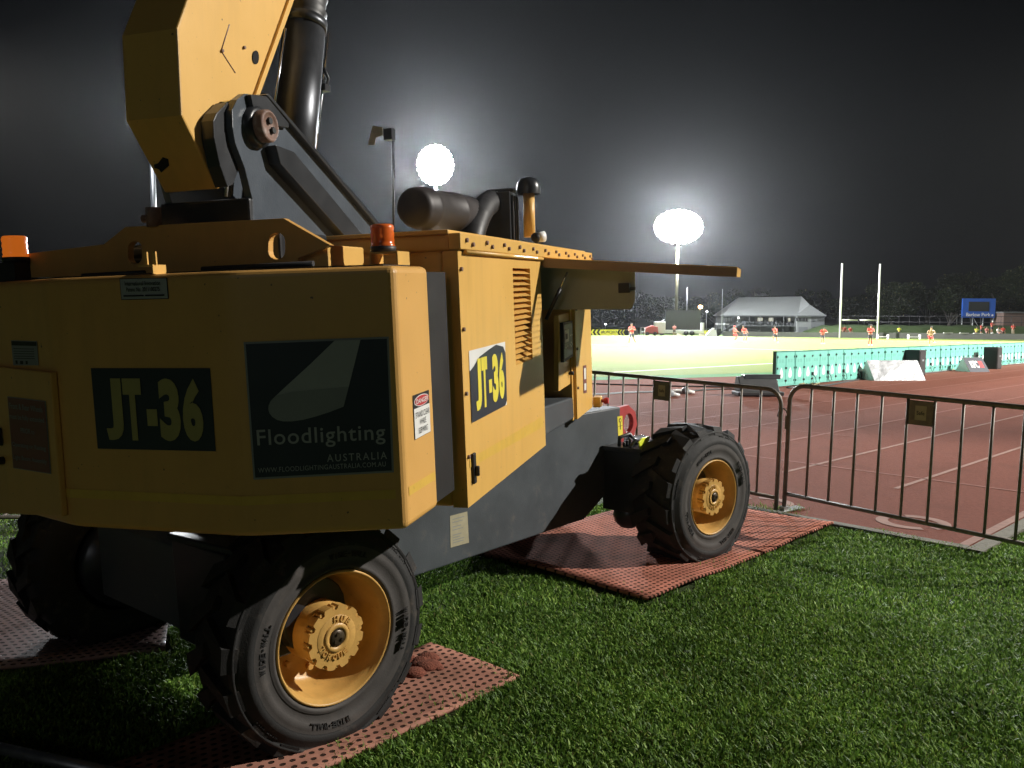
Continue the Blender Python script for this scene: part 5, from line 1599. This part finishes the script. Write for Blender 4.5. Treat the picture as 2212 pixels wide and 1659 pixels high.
# ------------------------------------------------------------------ people
SKIN = mat('skin_brown', (.30, .155, .10), .55, var=.06, scale=8)
HAIR = mat('dark_hair', (.02, .016, .014), .7, var=.2)
SHIRT = mat('red_shirt', (.50, .045, .035), .7, var=.08, scale=4)
SHIRTP = mat('pink_shirt', (.55, .16, .15), .7, var=.08, scale=4)
SHORTD = mat('dark_shorts', (.03, .03, .045), .7, var=.1)
SHORTR = mat('red_shorts', (.45, .035, .03), .7, var=.1)
VEST = mat('hi_vis_vest', (.62, .72, .05), .6, var=.06)
SHOE = mat('pale_boots', (.7, .7, .68), .5, var=.1)
TAN = mat('tan_trousers', (.30, .24, .17), .7, var=.1)
def skin_mesh(name, pts, edges, radii, m, parent, root=0, sub=1):
    me = bpy.data.meshes.new(name)
    me.from_pydata([tuple(p) for p in pts], edges, [])
    me.materials.append(m)
    o = bpy.data.objects.new(name, me); col.objects.link(o); o.parent = parent
    sk = o.modifiers.new('skin', 'SKIN'); sk.use_smooth_shade = True
    if sub:
        sb_ = o.modifiers.new('sub', 'SUBSURF'); sb_.levels = sub; sb_.render_levels = sub
    for i, r in enumerate(radii):
        me.skin_vertices[0].data[i].radius = r if isinstance(r, tuple) else (r, r)
        me.skin_vertices[0].data[i].use_root = (i == root)
    return o
POSES = {
 # joints: pelvis, chest, neck, head, then L/R shoulder elbow hand, L/R hip knee ankle toe (x right, y away, z up; facing the camera = -y)
 'run': dict(pel=(0, 0, .92), che=(0, -.10, 1.28), nec=(0, -.13, 1.48), hea=(0, -.17, 1.64), ls=(-.19, -.10, 1.40), le=(-.27, -.02, 1.14), lh=(-.08, -.28, 1.22), rs=(.19, -.10, 1.40), re=(.30, .02, 1.16), rh=(.10, -.26, 1.26), lk=(-.16, -.22, .50), la=(-.22, -.02, .10), rk=(.16, .02, .50), ra=(.34, .22, .14)),
 'crouch': dict(pel=(.04, .05, .78), che=(-.08, -.02, 1.12), nec=(-.12, -.06, 1.30), hea=(-.14, -.10, 1.45), ls=(-.22, -.05, 1.22), le=(-.22, -.20, .98), lh=(.02, -.32, .98), rs=(.06, -.02, 1.22), re=(.22, -.10, 1.0), rh=(.30, -.24, .9), lk=(.0, -.2, .42), la=(-.08, .05, .08), rk=(.22, -.12, .44), ra=(.10, .10, .08)),
 'sprint': dict(pel=(0, 0, .86), che=(-.10, -.08, 1.18), nec=(-.15, -.12, 1.36), hea=(-.20, -.16, 1.50), ls=(-.28, -.08, 1.28), le=(-.30, -.2, 1.04), lh=(-.10, -.3, 1.06), rs=(.04, -.10, 1.28), re=(.08, .08, 1.02), rh=(.02, -.12, .88), lk=(-.30, -.10, .56), la=(-.04, .12, .28), rk=(.10, .02, .46), ra=(.28, .10, .08)),
 'bend': dict(pel=(0, .10, .84), che=(0, -.16, 1.16), nec=(0, -.30, 1.30), hea=(0, -.40, 1.40), ls=(-.20, -.20, 1.24), le=(-.34, -.30, 1.02), lh=(-.10, -.44, 1.0), rs=(.20, -.20, 1.24), re=(.34, -.28, 1.04), rh=(.14, -.44, 1.06), lk=(-.10, -.08, .46), la=(-.08, .05, .08), rk=(.12, -.05, .46), ra=(.16, .08, .08)),
 'stand': dict(pel=(0, 0, .94), che=(0, -.02, 1.30), nec=(0, -.03, 1.50), hea=(0, -.10, 1.65), ls=(-.20, -.02, 1.42), le=(-.30, -.06, 1.16), lh=(-.16, -.28, 1.20), rs=(.20, -.02, 1.42), re=(.30, -.06, 1.16), rh=(.16, -.28, 1.22), lk=(-.10, -.03, .50), la=(-.12, 0, .09), rk=(.11, -.03, .50), ra=(.14, 0, .09)),
 'jog': dict(pel=(0, .02, .90), che=(-.02, -.14, 1.22), nec=(-.03, -.2, 1.40), hea=(-.04, -.26, 1.56), ls=(-.22, -.14, 1.33), le=(-.32, -.16, 1.06), lh=(-.14, -.34, 1.02), rs=(.18, -.14, 1.33), re=(.34, -.04, 1.10), rh=(.16, -.26, 1.04), lk=(-.10, -.1, .48), la=(-.02, .08, .09), rk=(.16, -.16, .52), ra=(.36, .12, .32)),
 'sit': dict(pel=(0, 0, .42), che=(0, -.03, .76), nec=(0, -.05, .95), hea=(0, -.08, 1.10), ls=(-.18, -.03, .88), le=(-.25, -.12, .64), lh=(-.12, -.32, .55), rs=(.18, -.03, .88), re=(.25, -.12, .64), rh=(.12, -.32, .55), lk=(-.14, -.42, .46), la=(-.14, -.46, .08), rk=(.14, -.42, .46), ra=(.14, -.46, .08)),
}
def person(loc, rz, pose, label, top=SHIRT, legs=SHORTD, sock=None, trousers=False, hat=None, group='players training on the field', scale=1.0, bare=False, cat='person', skin=SKIN):
    J = {k: V(v) for k, v in POSES[pose].items()}
    t = tag(empty('person', loc, rz), label, cat, group)
    t.scale = (scale,) * 3
    P = [J['pel'], J['che'], J['nec'], J['hea'] - V((0, .0, .06)), J['hea'], J['hea'] + V((0, 0, .09))]
    E = [(0, 1), (1, 2), (2, 3), (3, 4), (4, 5)]
    Rr = [(.145, .11), (.155, .11), .058, .066, .085, .06]
    lhip, rhip = J['pel'] + V((-.09, 0, -.06)), J['pel'] + V((.09, 0, -.06))
    for s, hip in (('l', lhip), ('r', rhip)):
        b = len(P)
        hnd = J[s + 'h']; fa = (hnd - J[s + 'e']).normalized()
        P += [J[s + 's'], J[s + 'e'], hnd, hnd + fa * .09, hnd + fa * .17]
        E += [(1, b), (b, b + 1), (b + 1, b + 2), (b + 2, b + 3), (b + 3, b + 4)]
        Rr += [.060, .045, .030, (.042, .022), (.03, .014)]
        c = len(P)
        an = J[s + 'a']
        P += [hip, J[s + 'k'], J[s + 'k'].lerp(an, .35), an]
        E += [(0, c), (c, c + 1), (c + 1, c + 2), (c + 2, c + 3)]
        Rr += [.092, .062, .060, .038]
    skin_mesh('body', P, E, Rr, skin, t)
    for s in 'lr':
        an = J[s + 'a']
        mb = MB(); mb.ball(an + V((0, -.07, -.035)), .052, .13, .05, 10); mb.build('boot', SHOE, t)
    mb = MB()
    mb.ball(J['hea'] + V((0, .015, .045)), .092, .105, .088, 12); 
    mb.build('hair' if hat is None else 'cap', hat or HAIR, t)
    fc = J['hea'] + V((0, -.085, 0))
    mb = MB(); mb.ball(fc + V((0, -.012, -.015)), .014, .022, .02, 6)
    mb.ball(fc + V((-.033, 0, .02)), .012, .01, .008, 6, 1); mb.ball(fc + V((.033, 0, .02)), .012, .01, .008, 6, 1); mb.ball(fc + V((0, .004, -.05)), .025, .008, .007, 6, 1)
    mb.build('face', [skin, HAIR], t)
    if not bare:
        Q = [J['pel'] + V((0, 0, .02)), J['pel'].lerp(J['che'], .5), J['che'], J['che'].lerp(J['nec'], .72)]
        EE = [(0, 1), (1, 2), (2, 3)]; RR = [(.172, .135), (.165, .128), (.178, .130), .075]
        for s in 'lr':
            b = len(Q); Q += [J[s + 's'], J[s + 's'].lerp(J[s + 'e'], .72)]; EE += [(2, b), (b, b + 1)]; RR += [.080, .068]
        skin_mesh('shirt', Q, EE, RR, top, t)
    Q = [J['pel'] + V((0, 0, .05))]; EE = []; RR = [(.165, .125)]
    for s, hip in (('l', lhip), ('r', rhip)):
        b = len(Q); k = J[s + 'k']
        if trousers: Q += [hip, k, J[s + 'a']]; EE += [(0, b), (b, b + 1), (b + 1, b + 2)]; RR += [.11, .085, .07]
        else: Q += [hip, hip.lerp(k, .8)]; EE += [(0, b), (b, b + 1)]; RR += [.112, .098]
    skin_mesh('trousers' if trousers else 'shorts', Q, EE, RR, legs, t)
    if sock:
        for s in 'lr':
            mb = MB(); mb.tube([J[s + 'a'], J[s + 'k'].lerp(J[s + 'a'], .2)], [.048, .070], 10); mb.build('sock', sock, t)
    return t
def face_cam(px): return 0.0
person(foot(1365, 69), R(-14), 'run', 'player in red shirt and dark shorts running towards the camera at the left', scale=1.02)
person(foot(1588, 84), R(25), 'crouch', 'crouching player in red shirt, red shorts and red cap', legs=SHORTR, hat=SHIRT, scale=1.04)
person(foot(1609, 83), R(-20), 'crouch', 'player in red shirt and dark shorts stooping beside the capped player', scale=1.06)
person(foot(1676, 80), R(10), 'sprint', 'player in red shirt sprinting left in front of the grandstand')
person(foot(1778, 76), R(-5), 'bend', 'player in red shirt bending forward left of the goal posts')
person(foot(1881, 71), R(0), 'stand', 'player in red shirt and red socks standing between the goal posts', sock=SHORTR, scale=1.02)
person(foot(2011, 71), R(-8), 'jog', 'bare chested player in red shorts jogging at the right', legs=SHORTR, bare=True, scale=1.0, skin=mat('skin_tan', (.34, .21, .12), .55, var=.06, scale=8))
BYG = 'bystanders beyond the field'
person(foot(1457, 124), R(170), 'stand', 'person in pink top standing before the screen truck', top=SHIRTP, group=BYG)
def byz(px, d_): return foot(px, d_)
person(byz(1943, 118) , 0, 'stand', 'person in yellow vest behind the far wall right of the goal', top=VEST, legs=SHORTD, trousers=True, group=BYG, scale=.95)
person(byz(2110, 116), 0, 'stand', 'person in yellow vest behind the far wall below the scoreboard', top=VEST, legs=SHORTD, trousers=True, group=BYG, scale=.95)
person(byz(2120, 117.5) + Z * .45, R(30), 'stand', 'person in red shirt beside the yellow vest below the scoreboard', group=BYG, scale=.95)
person(byz(2143, 117.5) + Z * .75, R(15), 'stand', 'tallest standing person in red within the seated group', group=BYG, scale=1.0, hat=WHITE)
person(byz(2132, 116.5) + Z * .5, R(-10), 'sit', 'person in pink top seated at the left of the red group', top=SHIRTP, group=BYG, scale=1.0)
person(byz(2157, 116.5) + Z * .35, R(8), 'sit', 'person in white shirt seated on the bank among people in red', top=WHITE, group=BYG, scale=1.1)
person(byz(2167, 117) + Z * .5, R(-15), 'sit', 'person in red seated right of the one in white', group=BYG, scale=1.1)
person(byz(2189, 117) + Z * .4, R(-6), 'stand', 'person in red shirt and tan trousers standing at the right edge', legs=TAN, trousers=True, group=BYG, scale=1.0)
for i, px in enumerate((1928 - 127, 1836 - 1, 1823, 1813 + 1)):
    if i == 0: continue
    person(byz(px + 2, 122) + Z * (.2 + .1 * i), R(10 * i), 'sit', ['', 'person in dark red sitting behind the wall, nearest the left goal post', 'person in dark red sitting behind the wall, middle of the three by the post', 'person in dark red sitting behind the wall, left of the goal post'][i], group=BYG, scale=1.1)

# ------------------------------------------------------------------ night haze in the air
hz_ = MB(); hz_.box((10, 105, 11.5), (420, 262, 25))
hm = bpy.data.materials.new('night_haze'); hm.use_nodes = True
hn = hm.node_tree; hn.nodes.remove(hn.nodes['Principled BSDF'])
pv = hn.nodes.new('ShaderNodeVolumePrincipled')
pv.inputs['Color'].default_value = (.93, .96, 1, 1)
pv.inputs['Density'].default_value = .00011
pv.inputs['Anisotropy'].default_value = .86
hn.links.new(pv.outputs[0], hn.nodes['Material Output'].inputs['Volume'])
struct(hz_.build('haze', hm), 'stuff')
